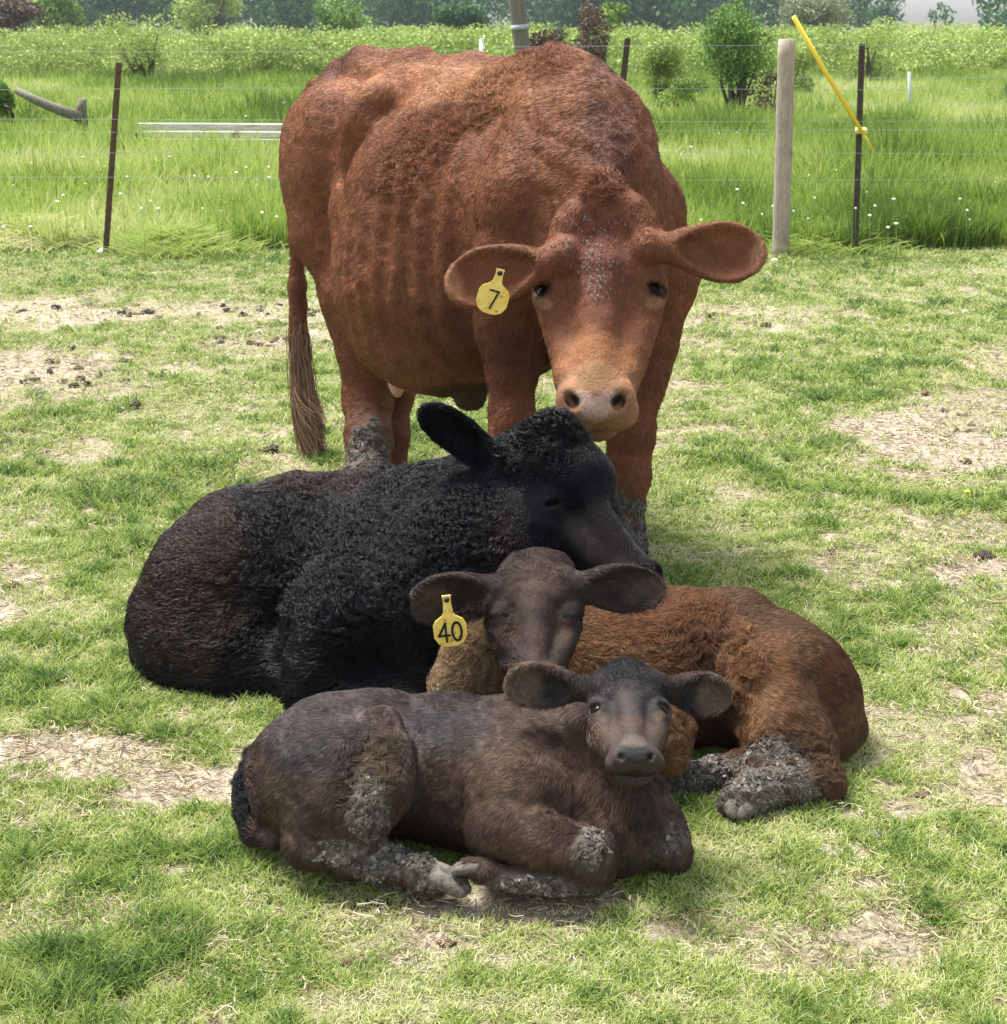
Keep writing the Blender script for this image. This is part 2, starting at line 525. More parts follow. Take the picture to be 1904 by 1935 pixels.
        cnt = np.bincount(inv); cen = np.stack([np.bincount(inv, P0[:, k]) / cnt for k in range(3)], 1)
        tone = (.80 + .40 * g.random(len(cnt)))[inv]; sp = np.clip((L / length - .5) * 1.4, 0, 1)
        for k, t in enumerate(T): Pts[:, k] += (cen[inv] - P0) * (pull * t * sp)[:, None]
        Pts[:, :, 2] = np.maximum(Pts[:, :, 2], 0.003)
        rr = rad * (1 - 0.75 * T)[None, :] * (0.7 + 0.6 * g.random(n))[:, None]
        strand = tone * (.6 + .8 * vnoise(P0 * np.array((1, 1, .8)), 170, 63)) * (.72 + .56 * vnoise(P0, 60, 64)) * (.65 + .7 * g.random(n))
        cc = cc * strand[:, None] * gain
        return curves_obj(name, Pts, rr, mat, {"coat": cc}, s.o)

def std_head(A, wid=1.0, eyes='open', mz=1.0, pollw=1.0, ez=.60, dome=0.0, sides=(-1, 1), nx=.085, nz=.075, ns=1.0, chin=.0, er=.045, ck=1.0, ex=.170, op=.66):
    """skull, brow, nasal ridge, cheek crest, jaw, muzzle, lids; all in head lengths"""
    w = wid
    A.he((0, -.18, .76), (.185 * w, .155, .20), .08)
    A.he((0, -.20, ez), (.200 * w, .15, .15), .08)
    A.he((0, -.095, .74), (.150 * w, .085, .17), .06)                                     # forehead plate
    if dome: A.he((0, -.17, .83), (.185 * w, .155, .145 + .03 * dome), .08)
    A.he((0, -.14, .93), (.12 * pollw, .11, .09), .09)
    A.hc((0, -.100, .64), .098 * w, (0, -.082, .22), .070, .05)                            # nasal ridge
    for sx in (-1, 1):
        A.hc((sx * .105 * w, -.30, ez), .115, (sx * .055 * w, -.225, .22), .080, .07)      # jaw
        A.hc((sx * .105 * w * ck, -.185, ez - .10), .085, (sx * .075 * w * ck, -.145, .24), .078, .05)
        A.hc((sx * .176 * w, -.165, ez - .03), .042, (sx * .125 * w * ck, -.150, .36), .036, .04)  # crest below the eye
        A.hc((sx * .10 * w, -.075, ez + .10), .052, (sx * .185 * w, -.130, ez + .060), .045, .04)  # brow
        A.he((sx * .105 * w, -.022, .44), (.026, .035, .10), .06, '-')
        A.he((sx * .205 * w, -.10, ez + .19), (.03, .045, .05), .06, '-')
    # muzzle
    A.he((0, -.115, .125), (.135 * mz, .105, .09), .05)
    A.he((0, -.085, .080), (.105 * mz, .060, .065), .03)
    for sx in (-1, 1):
        A.he((sx * .070 * mz, -.140, .085), (.088 * mz, .075, .075), .035)
        A.he((sx * nx * mz, -.075, nz + .015), (.050 * ns, .045, .050), .03)
    A.he((0, -.235 - chin, .095), (.100 * mz, .062 + chin * .4, .080), .018)
    A.he((0, -.188, .040), (.20 * mz, .011, .110), .012, '-')
    for sx in (-1, 1):
        A.he((sx * nx * mz, -.040, nz - .02), (.019 * ns, .038 * ns, .040 * ns), .014, '-', rot=(25, sx * 30, 0))
        A.late.append((A.hp(sx * nx * mz, -.045, nz - .015), .024 * A.L * ns, (0.006, 0.005, 0.005), .6, .1))
    for i in range(13):
        t = -1 + i / 6
        A.late.append((A.hp(t * .135 * mz, -.190, .09 - .125 * math.sqrt(max(0, 1 - t * t))), .022 * A.L, (0.010, 0.008, 0.007), .5, .1))
    # eyes: a lid mound over the ball, opened by an almond (or a slit when closed)
    for sx in sides:
        cc_ = Vector((sx * ex * w, -.125, ez)); ev = Vector((sx * .66, .75, 0)); tv = Vector((sx * .75, -.66, 0)); zv = Vector((0, 0, 1))
        rz = math.degrees(math.atan2(-.66, sx * .75))
        A.he(tuple(cc_), (er * 1.16,) * 3, er * .9)
        A.hc(tuple(cc_ + (tv * -.9 + zv * .55 + ev * .55) * er), er * .26, tuple(cc_ + (tv * .1 + zv * .92 + ev * .75) * er), er * .30, er * .5)
        A.hc(tuple(cc_ + (tv * .1 + zv * .92 + ev * .75) * er), er * .30, tuple(cc_ + (tv * .95 + zv * .60 + ev * .35) * er), er * .22, er * .5)
        if eyes == 'open':
            A.he(tuple(cc_ + ev * er * 1.05), (er * .98, er * .55, er * op), er * .16, '-', rot=(0, 10 if sx > 0 else 170, rz))
            for k in range(11):
                ph = 2 * math.pi * k / 11
                A.late.append((A.hp(*(cc_ + (tv * math.cos(ph) * .98 + zv * (math.sin(ph) * op - .12 * math.cos(ph) * -1 * 0) + ev * .85) * er)), er * .20 * A.L, (0.010, 0.006, 0.005), .6, .1))
        else:
            pv = None
            for k in range(9):
                ph = math.pi * k / 8
                q = cc_ + (tv * (-math.cos(ph) * 1.0) + ev * (.35 + .80 * math.sin(ph)) - zv * (.30 + .22 * math.sin(ph) - .22 * math.cos(ph) * -1)) * er
                A.late.append((A.hp(*q), er * .30 * A.L, (0.0025, 0.0025, 0.0025), .6, .1))
                if pv is not None: A.hc(tuple(pv), er * .15, tuple(q), er * .15, er * .14, '-')
                pv = q
    A.eyes_open = eyes == 'open'
    A.eyes = [(sx, ex * w, -.125, ez, er) for sx in sides]
# ------------------------------------------------------------------ the ground
def gx(px, py): p = on_ground(px, py); return p.x, p.y
BARE = []                                                            # centre x, y, half width, half depth, strength, reddish
def bare(px, py, hw, hd, st=1.0, red=0.0):
    x, y = gx(px, py); BARE.append((x, y, hw, hd, st, red))
bare(60, 1425, .22, .09); bare(210, 1455, .24, .07); bare(370, 1492, .15, .06)
bare(1700, 810, .22, .20, 1, .5); bare(1850, 850, .30, .34, 1, .5); bare(1890, 780, .25, .3, .8, .5)
bare(60, 700, .30, .45, .9, .4); bare(160, 740, .20, .30, .7, .4); bare(0, 760, .2, .3, .7, .4)
bare(90, 590, .5, .35, .9, .1); bare(330, 585, .5, .30, .75, .1); bare(560, 590, .4, .30, .7, .1); bare(470, 650, .35, .14, .8, .5)
bare(1010, 1712, .17, .045, .9, .2); bare(900, 1690, .08, .03, .7, .2)
bare(1330, 1765, .20, .045, .75, .1); bare(1520, 1790, .20, .06, .75, .2); bare(1440, 1820, .10, .04, .6)
bare(60, 1740, .12, .06, .6); bare(1830, 1080, .13, .10, .9, .6); bare(1880, 1010, .10, .16, .8, .7)
bare(1420, 600, .5, .3, .6, .0); bare(1650, 1520, .12, .08, .35); bare(1600, 1700, .12, .06, .3)

def bare_mask(P):
    m = np.zeros(len(P)); red = np.zeros(len(P))
    wob = (fbm(P, 3.5, 2, 3) - .5) * 1.3 + (fbm(P, 13, 12, 3) - .5) * 1.25
    for (x, y, a, b, st, r) in BARE:
        d = np.sqrt(((P[:, 0] - x) / a) ** 2 + ((P[:, 1] - y) / b) ** 2) + wob
        w = np.clip((1.05 - d) / .5 + .5, 0, 1) * st
        red = np.where(w > m, r, red); m = np.maximum(m, w)
    thin = np.clip((fbm(P, 3.0, 71, 4) - .585) * 6, 0, .6) + np.clip((fbm(P, 19, 72, 3) - .63) * 7, 0, .85)
    return np.maximum(m, thin * (P[:, 1] < 9)), red

def terrain_z(P):
    near = np.clip((14 - P[:, 1]) / 6, 0, 1)
    return ((fbm(P, 6, 90, 3) - .5) * .022 + (fbm(P, 45, 91, 2) - .5) * .007) * near

def axis(lo, hi, fine, far, grow=1.12):
    a = list(np.arange(lo, hi, fine)); s = fine
    while a[-1] < far: s *= grow; a.append(a[-1] + s)
    return a
xs = axis(0, 2.2, .025, 2600); xs = np.array([-v for v in reversed(xs[1:])] + xs)
ys = axis(1.2, 5.2, .025, 3000, 1.05); ys = np.array([-400, -60, -10, 0, .8] + ys)
GX, GY = np.meshgrid(xs, ys); GP = np.stack([GX.ravel(), GY.ravel(), 0 * GX.ravel()], 1)
bm_, rd_ = bare_mask(GP)
GP[:, 2] = terrain_z(GP) + ((fbm(GP, 22, 93, 2) - .5) * .030 - .004) * bm_
nx_, ny_ = len(xs), len(ys)
ii = (np.arange(ny_ - 1)[:, None] * nx_ + np.arange(nx_ - 1)[None]).ravel()
GF = np.stack([ii, ii + 1, ii + nx_ + 1, ii + nx_], 1)
def ground_mat():
    m, nt, b = new_mat("pasture_soil")
    at_ = N(nt, "ShaderNodeAttribute"); at_.attribute_name = "bare"
    tc = N(nt, "ShaderNodeTexCoord")
    n1 = N(nt, "ShaderNodeTexNoise", Scale=14.0, Detail=8, Roughness=.7); n2 = N(nt, "ShaderNodeTexNoise", Scale=38.0, Detail=9, Roughness=.78)
    for n in (n1, n2): nt.links.new(tc.outputs["Object"], n.inputs[0])
    soil = ramp(nt, n2.outputs[0], [(.30, (.09, .068, .048)), (.44, (.27, .22, .165)), (.56, (.44, .38, .30)), (.72, (.64, .58, .48))])
    redd = ramp(nt, n2.outputs[0], [(.30, (.055, .038, .030)), (.44, (.19, .145, .118)), (.58, (.36, .295, .25)), (.74, (.52, .45, .385))])
    turf = ramp(nt, n1.outputs[0], [(.3, (.045, .060, .020)), (.5, (.10, .115, .038)), (.7, (.19, .17, .085))])
    sep = N(nt, "ShaderNodeSeparateColor"); nt.links.new(at_.outputs["Color"], sep.inputs[0])
    s2 = mixc(nt, sep.outputs[1], soil.outputs[0], redd.outputs[0])
    nt.links.new(mixc(nt, sep.outputs[0], turf.outputs[0], s2), b.inputs["Base Color"])
    b.inputs["Roughness"].default_value = .95; b.inputs["Specular IOR Level"].default_value = .1
    bp = N(nt, "ShaderNodeBump", Strength=.8, Distance=.012)
    nt.links.new(n2.outputs[0], bp.inputs["Height"]); nt.links.new(bp.outputs[0], b.inputs["Normal"])
    return m
gme = fast_mesh("ground", GP, GF, ground_mat())
ga = gme.attributes.new("bare", 'FLOAT_COLOR', 'POINT')
ga.data.foreach_set("color", np.stack([bm_, rd_, 0 * bm_, 0 * bm_ + 1], 1).astype(np.float32).ravel())
ground = bpy.data.objects.new("ground", gme); COL.objects.link(ground); tag(ground, kind='structure')

# ------------------------------------------------------------------ grass
def blade_mat(name, stops, rough=.55, tr=.3):
    m, nt, b = new_mat(name)
    at_ = N(nt, "ShaderNodeAttribute"); at_.attribute_name = "tint"
    rp = ramp(nt, at_.outputs["Fac"], stops)
    nt.links.new(rp.outputs[0], b.inputs["Base Color"])
    b.inputs["Roughness"].default_value = rough; b.inputs["Specular IOR Level"].default_value = .3
    t = N(nt, "ShaderNodeBsdfTranslucent"); nt.links.new(rp.outputs[0], t.inputs[0])
    mx = N(nt, "ShaderNodeMixShader"); mx.inputs[0].default_value = tr
    nt.links.new(b.outputs[0], mx.inputs[1]); nt.links.new(t.outputs[0], mx.inputs[2])
    nt.links.new(mx.outputs[0], nt.nodes["Material Output"].inputs[0])
    return m
M_lawn = blade_mat("short_grass", [(0.0, (.040, .095, .022)), (.26, (.095, .185, .040)), (.50, (.230, .325, .062)), (.74, (.42, .485, .135)), (1.0, (.63, .62, .38))])
M_tall = blade_mat("tall_grass", [(0.0, (.080, .145, .024)), (.30, (.20, .305, .045)), (.60, (.37, .475, .11)), (.88, (.50, .54, .22)), (1.0, (.66, .62, .38))], .6, .42)

def blades(name, P0, L, wd, tint, lean, mat, seed, dirn=None, m=4):
    g = np.random.default_rng(seed); n = len(P0)
    a = g.random(n) * 2 * math.pi if dirn is None else dirn
    h = np.stack([np.cos(a), np.sin(a), 0 * a], 1)
    a2 = a + g.normal(size=n) * .8; h2 = np.stack([np.cos(a2), np.sin(a2), 0 * a], 1)
    T = np.linspace(0, 1, m); Pt = np.zeros((n, m, 3)); ln = lean
    for k, t in enumerate(T):
        f = (ln * t ** 1.5)[:, None]; up = (np.sqrt(np.maximum(1 - (ln * .85) ** 2, .05)) * (t - .25 * ln * t * t))[:, None]
        Pt[:, k] = P0 + (h * f * .8 + h2 * f * .35 * t + np.array((0, 0, 1.0)) * up) * L[:, None]
    Pt[:, 1:, 2] = np.maximum(Pt[:, 1:, 2], P0[:, 2:3] + .002)
    rr = wd[:, None] * .5 * np.array([.8, 1.0, .75, .12] if m == 4 else list(1 - .85 * T))[None]
    return curves_obj(name, Pt, rr, mat, {"tint": np.clip(tint, 0, 1)})

def lawn(seed, y0, y1, n, L0, w0, name):
    g = np.random.default_rng(seed)
    # denser towards the viewer
    y = y0 * (y1 / y0) ** g.random(n * 2); x = (g.random(n * 2) - .5) * 2 * (.335 * y + .65)
    P = np.stack([x, y, 0 * x], 1)
    bm, _ = bare_mask(P)
    keep = g.random(len(P)) > np.clip(bm * .95 + (fbm(P, 16, 14, 2) - .5) * .5, 0, .95)
    P = P[keep][:n]; bm = bm[keep][:n]; n = len(P)
    P[:, 2] = terrain_z(P) - .003
    lush = fbm(P, 1.9, 33, 3) * .55 + fbm(P, 7, 36, 3) * .45; tuft = fbm(P, 17, 34, 3)
    L = L0 * (.45 + .9 * g.random(n)) * (.55 + .85 * np.clip((lush - .32) * 2.4, 0, 1)) * (.45 + 1.1 * tuft) * (1 - .45 * bm)
    wd = np.clip((fbm(P, 9, 99, 2) - .74) * 9, 0, 1); L = L * (1 + .8 * wd)
    tint = .63 - .22 * wd + (.5 - lush) * .80 + g.normal(size=n) * .22 + (.5 - tuft) * 1.0 + bm * .25
    return blades(name, P, L, w0 * (.6 + .8 * g.random(n)) * (y0 * .5 + P[:, 1] * .5) / y0, tint, .35 + .6 * g.random(n), M_lawn, seed + 1)
def field(seed, y0, y1, n, name):
    g = np.random.default_rng(seed)
    y = y0 * (y1 / y0) ** (g.random(n) ** 1.15); x = (g.random(n) - .5) * 2 * (.35 * y + 2.2)
    y = y + (fbm(np.stack([x, 0 * x, 0 * x], 1), 1.5, 6, 2) - .5) * .5 * (y < y0 * 1.3)
    P = np.stack([x, y, 0 * x], 1)
    cl = fbm(P * np.array((1, .6, 1)), 1.3, 44, 3); cl2 = fbm(P * np.array((1, .4, 1)), .35, 45, 2)
    L = (.17 + .26 * g.random(n)) * (.45 + 1.1 * cl) * np.clip(.55 + .45 * (y - y0) / 2.0, .55, 1.0)
    L = np.where((y > 12) & (y < 17), L * 1.1, L)
    dry = np.clip(1 - np.abs(y - 13.5) / 2.2, 0, 1) * np.clip((x + 6) / 4, .2, 1)
    tint = .42 + (.5 - cl) * 1.0 + (cl2 - .5) * .8 + g.normal(size=n) * .15 + .36 * dry + .06 * (y > 20)
    return blades(name, P, L, (.0035 + .00042 * y) * (.6 + .8 * g.random(n)), tint, .12 + .5 * g.random(n) ** 1.5, M_tall, seed + 1)
if GRASS:
    tag(lawn(21, 1.85, 4.2, int(440000 * GRASS), .024, .0013, 'short_grass'), kind='stuff')
    tag(lawn(22, 4.0, 10.2, int(320000 * GRASS), .028, .0023, 'short_grass'), kind='stuff')
    tag(field(23, 9.9, 17, int(215000 * GRASS), 'tall_grass'), kind='stuff')
    tag(field(24, 15, 37, int(185000 * GRASS), 'tall_grass'), kind='stuff')

def litter(seed, y0, y1, n):
    g = np.random.default_rng(seed)
    y = y0 * (y1 / y0) ** g.random(n * 4); x = (g.random(n * 4) - .5) * 2 * (.325 * y + .35)
    P = np.stack([x, y, 0 * x], 1); bm, _ = bare_mask(P)
    P = P[g.random(len(P)) < .06 + .5 * bm + .5 * np.clip((fbm(P, 4, 15, 2) - .52) * 5, 0, 1)][:n]; n = len(P)
    P[:, 2] = terrain_z(P) + .002 + .010 * g.random(n)
    a = g.random(n) * 6.283; b_ = a + g.normal(size=n) * .35; L = .010 + .026 * g.random(n) ** 2
    q1 = np.stack([np.cos(a), np.sin(a), g.normal(size=n) * .12], 1) * L[:, None]; q2 = np.stack([np.cos(b_), np.sin(b_), g.normal(size=n) * .12], 1) * L[:, None]
    Pt = np.stack([P, P + q1 * .5, P + q1 * .5 + q2 * .5], 1); Pt[:, :, 2] = np.maximum(Pt[:, :, 2], terrain_z(P)[:, None] + .001)
    return curves_obj('straw_litter', Pt, np.tile(.0005 * P[:, 1:2] ** .6, (1, 3)) * (.6 + .8 * g.random(n))[:, None], M_straw, {"tint": g.random(n)})
M_straw = blade_mat("straw", [(0.0, (.10, .07, .04)), (.5, (.28, .22, .13)), (1.0, (.58, .52, .36))], .7, .1)
if GRASS: tag(litter(31, 1.85, 9.5, int(26000 * GRASS)), kind='stuff')

# ------------------------------------------------------------------ shrubs and trees
def leaf_mat(name, c1, c2, c3, tr=.25):
    m, nt, b = new_mat(name)
    at_ = N(nt, "ShaderNodeAttribute"); at_.attribute_name = "tint"
    rp = ramp(nt, at_.outputs["Fac"], [(0.1, c1), (.5, c2), (.9, c3)])
    nt.links.new(rp.outputs[0], b.inputs["Base Color"]); b.inputs["Roughness"].default_value = .6; b.inputs["Specular IOR Level"].default_value = .25
    t = N(nt, "ShaderNodeBsdfTranslucent"); nt.links.new(rp.outputs[0], t.inputs[0])
    mx = N(nt, "ShaderNodeMixShader"); mx.inputs[0].default_value = tr
    nt.links.new(b.outputs[0], mx.inputs[1]); nt.links.new(t.outputs[0], mx.inputs[2])
    nt.links.new(mx.outputs[0], nt.nodes["Material Output"].inputs[0])
    return m
M_lscrub = leaf_mat("scrub_leaf", (.15, .225, .045), (.27, .37, .085), (.43, .52, .16))
M_ldark = leaf_mat("dark_leaf", (.060, .13, .025), (.13, .25, .045), (.26, .40, .09))
M_lfar = leaf_mat("wood_leaf", (.016, .062, .020), (.044, .118, .036), (.10, .20, .055))
M_lbright = leaf_mat("bright_leaf", (.07, .13, .02), (.16, .27, .04), (.30, .42, .09))
M_lpale = leaf_mat("pale_leaf", (.13, .15, .08), (.22, .25, .14), (.34, .37, .22))
M_twig = leaf_mat("brown_twig", (.06, .035, .025), (.13, .085, .06), (.22, .16, .10), .05)
M_bark = noisy("bark", (.045, .036, .026), (.12, .10, .075), 20, .9, .5)

def foliage(lobes, n, size, seed, name, mat, parent=None, thin=.0, squash=1.0):
    """leaf-sized quads spread through the outer volume of uneven lobes (centre, radii)"""
    g = np.random.default_rng(seed); L = np.array([(*c, *r) for c, r in lobes]); vol = (L[:, 3:] ** 2).prod(1) ** .34
    k = g.choice(len(L), n, p=vol / vol.sum())
    d = g.normal(size=(n, 3)); d /= np.linalg.norm(d, axis=1)[:, None]
    rr = (g.random(n) ** .38) * (1 + .30 * (fbm(d * 1.5 + k[:, None] * 7.3, 1.6, seed, 2) - .5) * 2)
    P = L[k, :3] + d * L[k, 3:] * rr[:, None]
    P[:, 2] = np.maximum(P[:, 2], size * .4)
    cl = fbm(P / max(size, .01), .13, seed + 3, 2)
    keep = cl > (.33 + thin); P, d, k, cl = P[keep], d[keep], k[keep], cl[keep]; n = len(P)
    nn = d * .7 + g.normal(size=(n, 3)) * .6; nn /= np.linalg.norm(nn, axis=1)[:, None]
    a = np.cross(nn, g.normal(size=(n, 3))); a /= np.linalg.norm(a, axis=1)[:, None]; b_ = np.cross(nn, a)
    s = size * (.5 + .8 * g.random(n))[:, None]
    V = np.stack([P - a * s * .5, P - b_ * s * .26, P + a * s * .5, P + b_ * s * .26], 1).reshape(-1, 3)
    me = fast_mesh(name, V, np.arange(4 * n).reshape(n, 4), mat)
    at_ = me.attributes.new("tint", 'FLOAT', 'POINT')
    lobe_t = g.random(len(L))[k]
    at_.data.foreach_set("value", np.repeat(np.clip(.5 + g.normal(size=n) * .18 + (cl - .5) * .7 + (lobe_t - .5) * .45, 0, 1), 4).astype(np.float32))
    o = bpy.data.objects.new(name, me); return link(o, parent)

def trunk(base, limbs, r, parent, name='trunk'):
    mb = MB(); base = Vector(base)
    for q in limbs:
        q = Vector(q); mid = base.lerp(q, .5) + Vector((random.uniform(-.1, .1), random.uniform(-.1, .1), 0)) * (q - base).length
        mb.tube([base, base.lerp(mid, .6), mid, q], [r, r * .8, r * .55, r * .15], 7)
    return mb.build(name, M_bark, parent)

def shrub(name, c, w, h, n, size, seed, mat, label, cat, group=None, z0=.1, nl=7, thin=0.0, depth=None):
    g = np.random.default_rng(seed); c = Vector(c); root = empty(name, (c.x, c.y, 0)); lobes = []
    for i in range(nl):
        a = g.random() * 6.28; q = g.random() ** .6; t = z0 + (1 - z0) * g.random() ** .8
        lobes.append(((c.x + math.cos(a) * w * .30 * q, c.y + math.sin(a) * (depth or w) * .30 * q, h * (z0 + .16 + (.66 - z0) * t)), (w * (.17 + .13 * g.random()), w * .22, h * (.13 + .11 * g.random()))))
    foliage(lobes, n, size, seed, 'crown', mat, root, thin)
    trunk((c.x, c.y, 0), [l[0] for l in lobes], max(.012, w * .03), root)
    return tag(root, label, cat, group)

if TREES:
    g = np.random.default_rng(77); lobes = []
    for i in range(205):                                             # the scrub band: one unbroken mass
        y = 36 + 16 * g.random() ** 1.3; x = (g.random() - .5) * 2 * (.38 * y + 4)
        hgt = (.93 + .30 * g.random()) * (1 + (y - 36) * .006)
        if x < -.22 * y: hgt *= .95
        for q in range(3): lobes.append(((x + g.normal() * .4, y + g.normal() * .4, hgt * (.25 + .25 * q)), (.55 + .4 * g.random(), .6, hgt * .27)))
    tag(foliage(lobes, 345000, .085, 5, 'scrub', M_lscrub), kind='stuff')
    lobes = []
    for i in range(130):                                             # the far wood
        y = 150 + 70 * g.random(); x = (-.36 + .588 * g.random()) * y
        r = 2.2 + 2.2 * g.random(); hh = 3.2 + 4 * g.random()
        if x > .19 * y: hh = 2.4 + 2.4 * g.random(); r *= .6
        lobes += [((x, y, hh), (r, r, r * .95)), ((x + g.normal() * 2, y, hh * .45), (r * .9, r * .9, r * .7))]
    for i in range(26):
        y = 150 + 30 * g.random(); x = (.2795 + .05 * g.random()) * y
        lobes.append(((x, y, .8 + 3.6 * g.random()), (1.5, 1.6, 1.5)))
    tag(foliage(lobes, 150000, .55, 6, 'far_wood', M_lfar, thin=-.02), kind='stuff')
    # trees one can tell apart in front of the wood
    def wx(px, Y): return (px - CX) / FPX * (Y * _cp + CAMH * _sp)
    for (px, Y, w, h, mat, lab, sd) in (
        (112, 85, 3.4, 3.35, M_lbright, "rounded light green tree at the far left in front of the dark wood", 1),
        (395, 95, 4.6, 4.2, M_lscrub, "light green tree left of the cow's rump, with a thin pale stem beside it", 2),
        (640, 80, 3.6, 2.45, M_ldark, "low deep green tree above the cow's rump in front of the blue wood", 3),
        (30, 70, 3.0, 2.5, M_twig, "greyish brown thin bush at the left edge of the photo", 4),
        (1540, 75, 4.6, 2.9, M_lpale, "pale grey green feathery tree behind the yellow rod", 5),
        (1150, 60, 1.5, 2.1, M_lbright, "small bright tree top above the reddish bare shrub", 6),
        (870, 90, 3.2, 2.6, M_lfar, "dark rounded bush left of the leaning pole", 7)):
        shrub('tree', (wx(px, Y), Y, 0), w, h, 5200, .0024 * Y, 300 + sd, mat, lab, 'tree', 'trees in front of the far wood', .1, 9)
    shrub('bush', (wx(1395, 20.3), 20.3, 0), 1.12, 1.50, 10500, .045, 401, M_ldark, "rounded dark green bush tree between the wooden post and the cow", 'bush', z0=.25, nl=11)
    shrub('bush', (wx(1440, 20.0), 20.0, 0), .85, .85, 1500, .05, 402, M_twig, "sparse twiggy bush with grey stems under the dark green bush tree", 'bush', z0=.1, nl=8, thin=.08)
    shrub('bush', (wx(1245, 22.5), 22.5, 0), 1.10, 1.15, 9000, .045, 403, M_lscrub, "light green bush just right of the cow's withers", 'bush', z0=.05, nl=8)
    shrub('bush', (wx(1290, 21.0), 21.0, 0), .95, .72, 6500, .042, 404, M_lbright, "low yellow green bush with white blossom left of the dark bush tree", 'bush', z0=.05, nl=7)
    shrub('bush', (wx(1500, 26), 26, 0), .95, 1.15, 3600, .05, 405, M_lscrub, "green bush behind the wooden post", 'bush', z0=.05, nl=7)
    shrub('bush', (wx(1040, 33), 33, 0), 1.3, 1.25, 3200, .08, 406, M_twig, "dull brown green bush just right of the leaning pole", 'bush', z0=.05, nl=7, thin=.04)
    shrub('bush', (wx(1112, 33), 33, 0), .95, 1.75, 3200, .075, 407, M_twig, "tall reddish brown bare shrub above the cow's withers", 'bush', z0=.05, nl=9, thin=.05)
    shrub('bush', (wx(-5, 19), 19, 0), .42, .75, 2600, .06, 408, M_ldark, "dark leafy bush cut by the left edge above the black hose", 'bush', z0=.3, nl=6)
    shrub('bush', (wx(1640, 33), 33, 0), 1.6, 1.35, 3800, .06, 409, M_lscrub, "green bush behind the right steel post", 'bush', z0=.05, nl=8)
    shrub('bush', (wx(280, 34), 34, 0), 2.2, 1.65, 5200, .06, 410, M_lscrub, "light green bush mass right of the left steel post", 'bush', z0=.05, nl=10)

# ------------------------------------------------------------------ fences and odd pieces in the field
M_rust = noisy("rusty_steel", (.045, .026, .018), (.13, .075, .045), 40, .85, .4, dist=.003)
M_drust = noisy("dark_steel", (.025, .022, .018), (.075, .055, .04), 40, .8, .4, dist=.003)
M_wood = noisy("weathered_wood", (.22, .18, .14), (.46, .39, .32), 14, .9, .6, stretch=(9, 9, 1.0), dist=.006, extra=((.13, .10, .075), 5, .60))
M_gwood = noisy("grey_wood", (.075, .070, .048), (.24, .225, .17), 12, .9, .6, stretch=(9, 9, 1.2), dist=.006)
M_wire = plain("fence_wire", (.24, .26, .27), .5, .4)
M_yel = plain("yellow_plastic", (.80, .56, .03), .4, .5)
M_white = plain("white_plastic", (.78, .76, .70), .5, .5)
M_galv = noisy("galvanised", (.28, .33, .35), (.45, .50, .52), 30, .5, .1)
M_board = noisy("bleached_board", (.26, .26, .22), (.56, .55, .49), 10, .85, .3, stretch=(1, 8, 8), dist=.004)

def t_post(p0, p1, mat, parent, name='steel_post', label=None):
    p0, p1 = Vector(p0), Vector(p1); d = (p1 - p0); L = d.length; d.normalize()
    x = Vector((1, 0, 0)); x = (x - d * x.dot(d)).normalized(); y = d.cross(x)
    Rm = Matrix((x, y, d)).transposed(); c = (p0 + p1) / 2; mb = MB()
    mb.box(c, (.034, .006, L), Rm); mb.box(c + y * .019, (.006, .030, L - .002), Rm)
    for i in range(int(L / .055)): mb.box(p0 + d * (.05 + i * .055) - y * .007, (.013, .010, .018), Rm)
    o = mb.build(name, mat, parent, smooth=False)
    if label: o['label'] = label
    return o
YF = 9.62
fence = empty('wire_fence', (0, YF, 0))
tag(fence, "wire fence along the tall grass, on rusty steel posts and one round wooden post", "fence")
def drop(px, py, Y=YF, z=0): p = at(px, py, Y); return p
def postline(px0, px1, py1, Y=YF): a = at(px0, 480, Y); a.z = -.05; return a, at(px1, py1, Y)
t_post(*postline(197, 225, 118), M_rust, fence, label="leaning rusty brown steel post at the left")
t_post(*postline(1617, 1630, 82), M_drust, fence, label="dark steel post beside the yellow rod")
t_post(*postline(1140, 1187, 72, 9.7), M_drust, fence, label="steel post leaning behind the cow's shoulders")
mb = MB(); p0, p1 = postline(1476, 1488, 73, YF + .02); pts = [p0.lerp(p1, t / 14) for t in range(15)]
mb.tube(pts, [.050 * (1 + .03 * math.sin(i * 2.1)) * (1 - .012 * (i / 14)) for i in range(15)], 20)
wp = mb.build('wooden_post', M_wood, fence)
mb = MB(); p0, p1 = at(906, 480, YF), at(910, 74, YF); p0.z = -.03; mb.tube([p0, p1], .011, 8)
for i in range(9):
    q = p1.lerp(p0, i * .045); mb.tube([q + Vector((.0, -.01, 0)), q + Vector((.018, -.014, .006)), q + Vector((.016, -.012, .022))], .005, 6)
mb.build('plastic_post', M_white, fence)
for k, hgt in enumerate((1.165, .935, .765, .705, .585, .44)):
    mb = MB(); pts = []
    for i in range(81):
        x = -8 + i * 16 / 80
        sag = .008 * math.sin(x * .8 + k * 2)
        pts.append(Vector((x, YF - .028 + .01 * math.sin(x + k), hgt + sag - (.02 if k == 0 and x < 0 else 0))))
    mb.tube(pts, .0011, 5)
    mb.build('wire', M_wire, fence)
ins = MB(); c = at(1627, 246, YF - .03); ins.box(c, (.052, .03, .034)); ins.ball(c + Vector((.02, -.014, 0)), .018, 12, 8); ins.ball(c - Vector((.02, .014, 0)), .015, 12, 8)
ins.build('insulator', plain("cream_insulator", (.85, .74, .35), .4), fence)
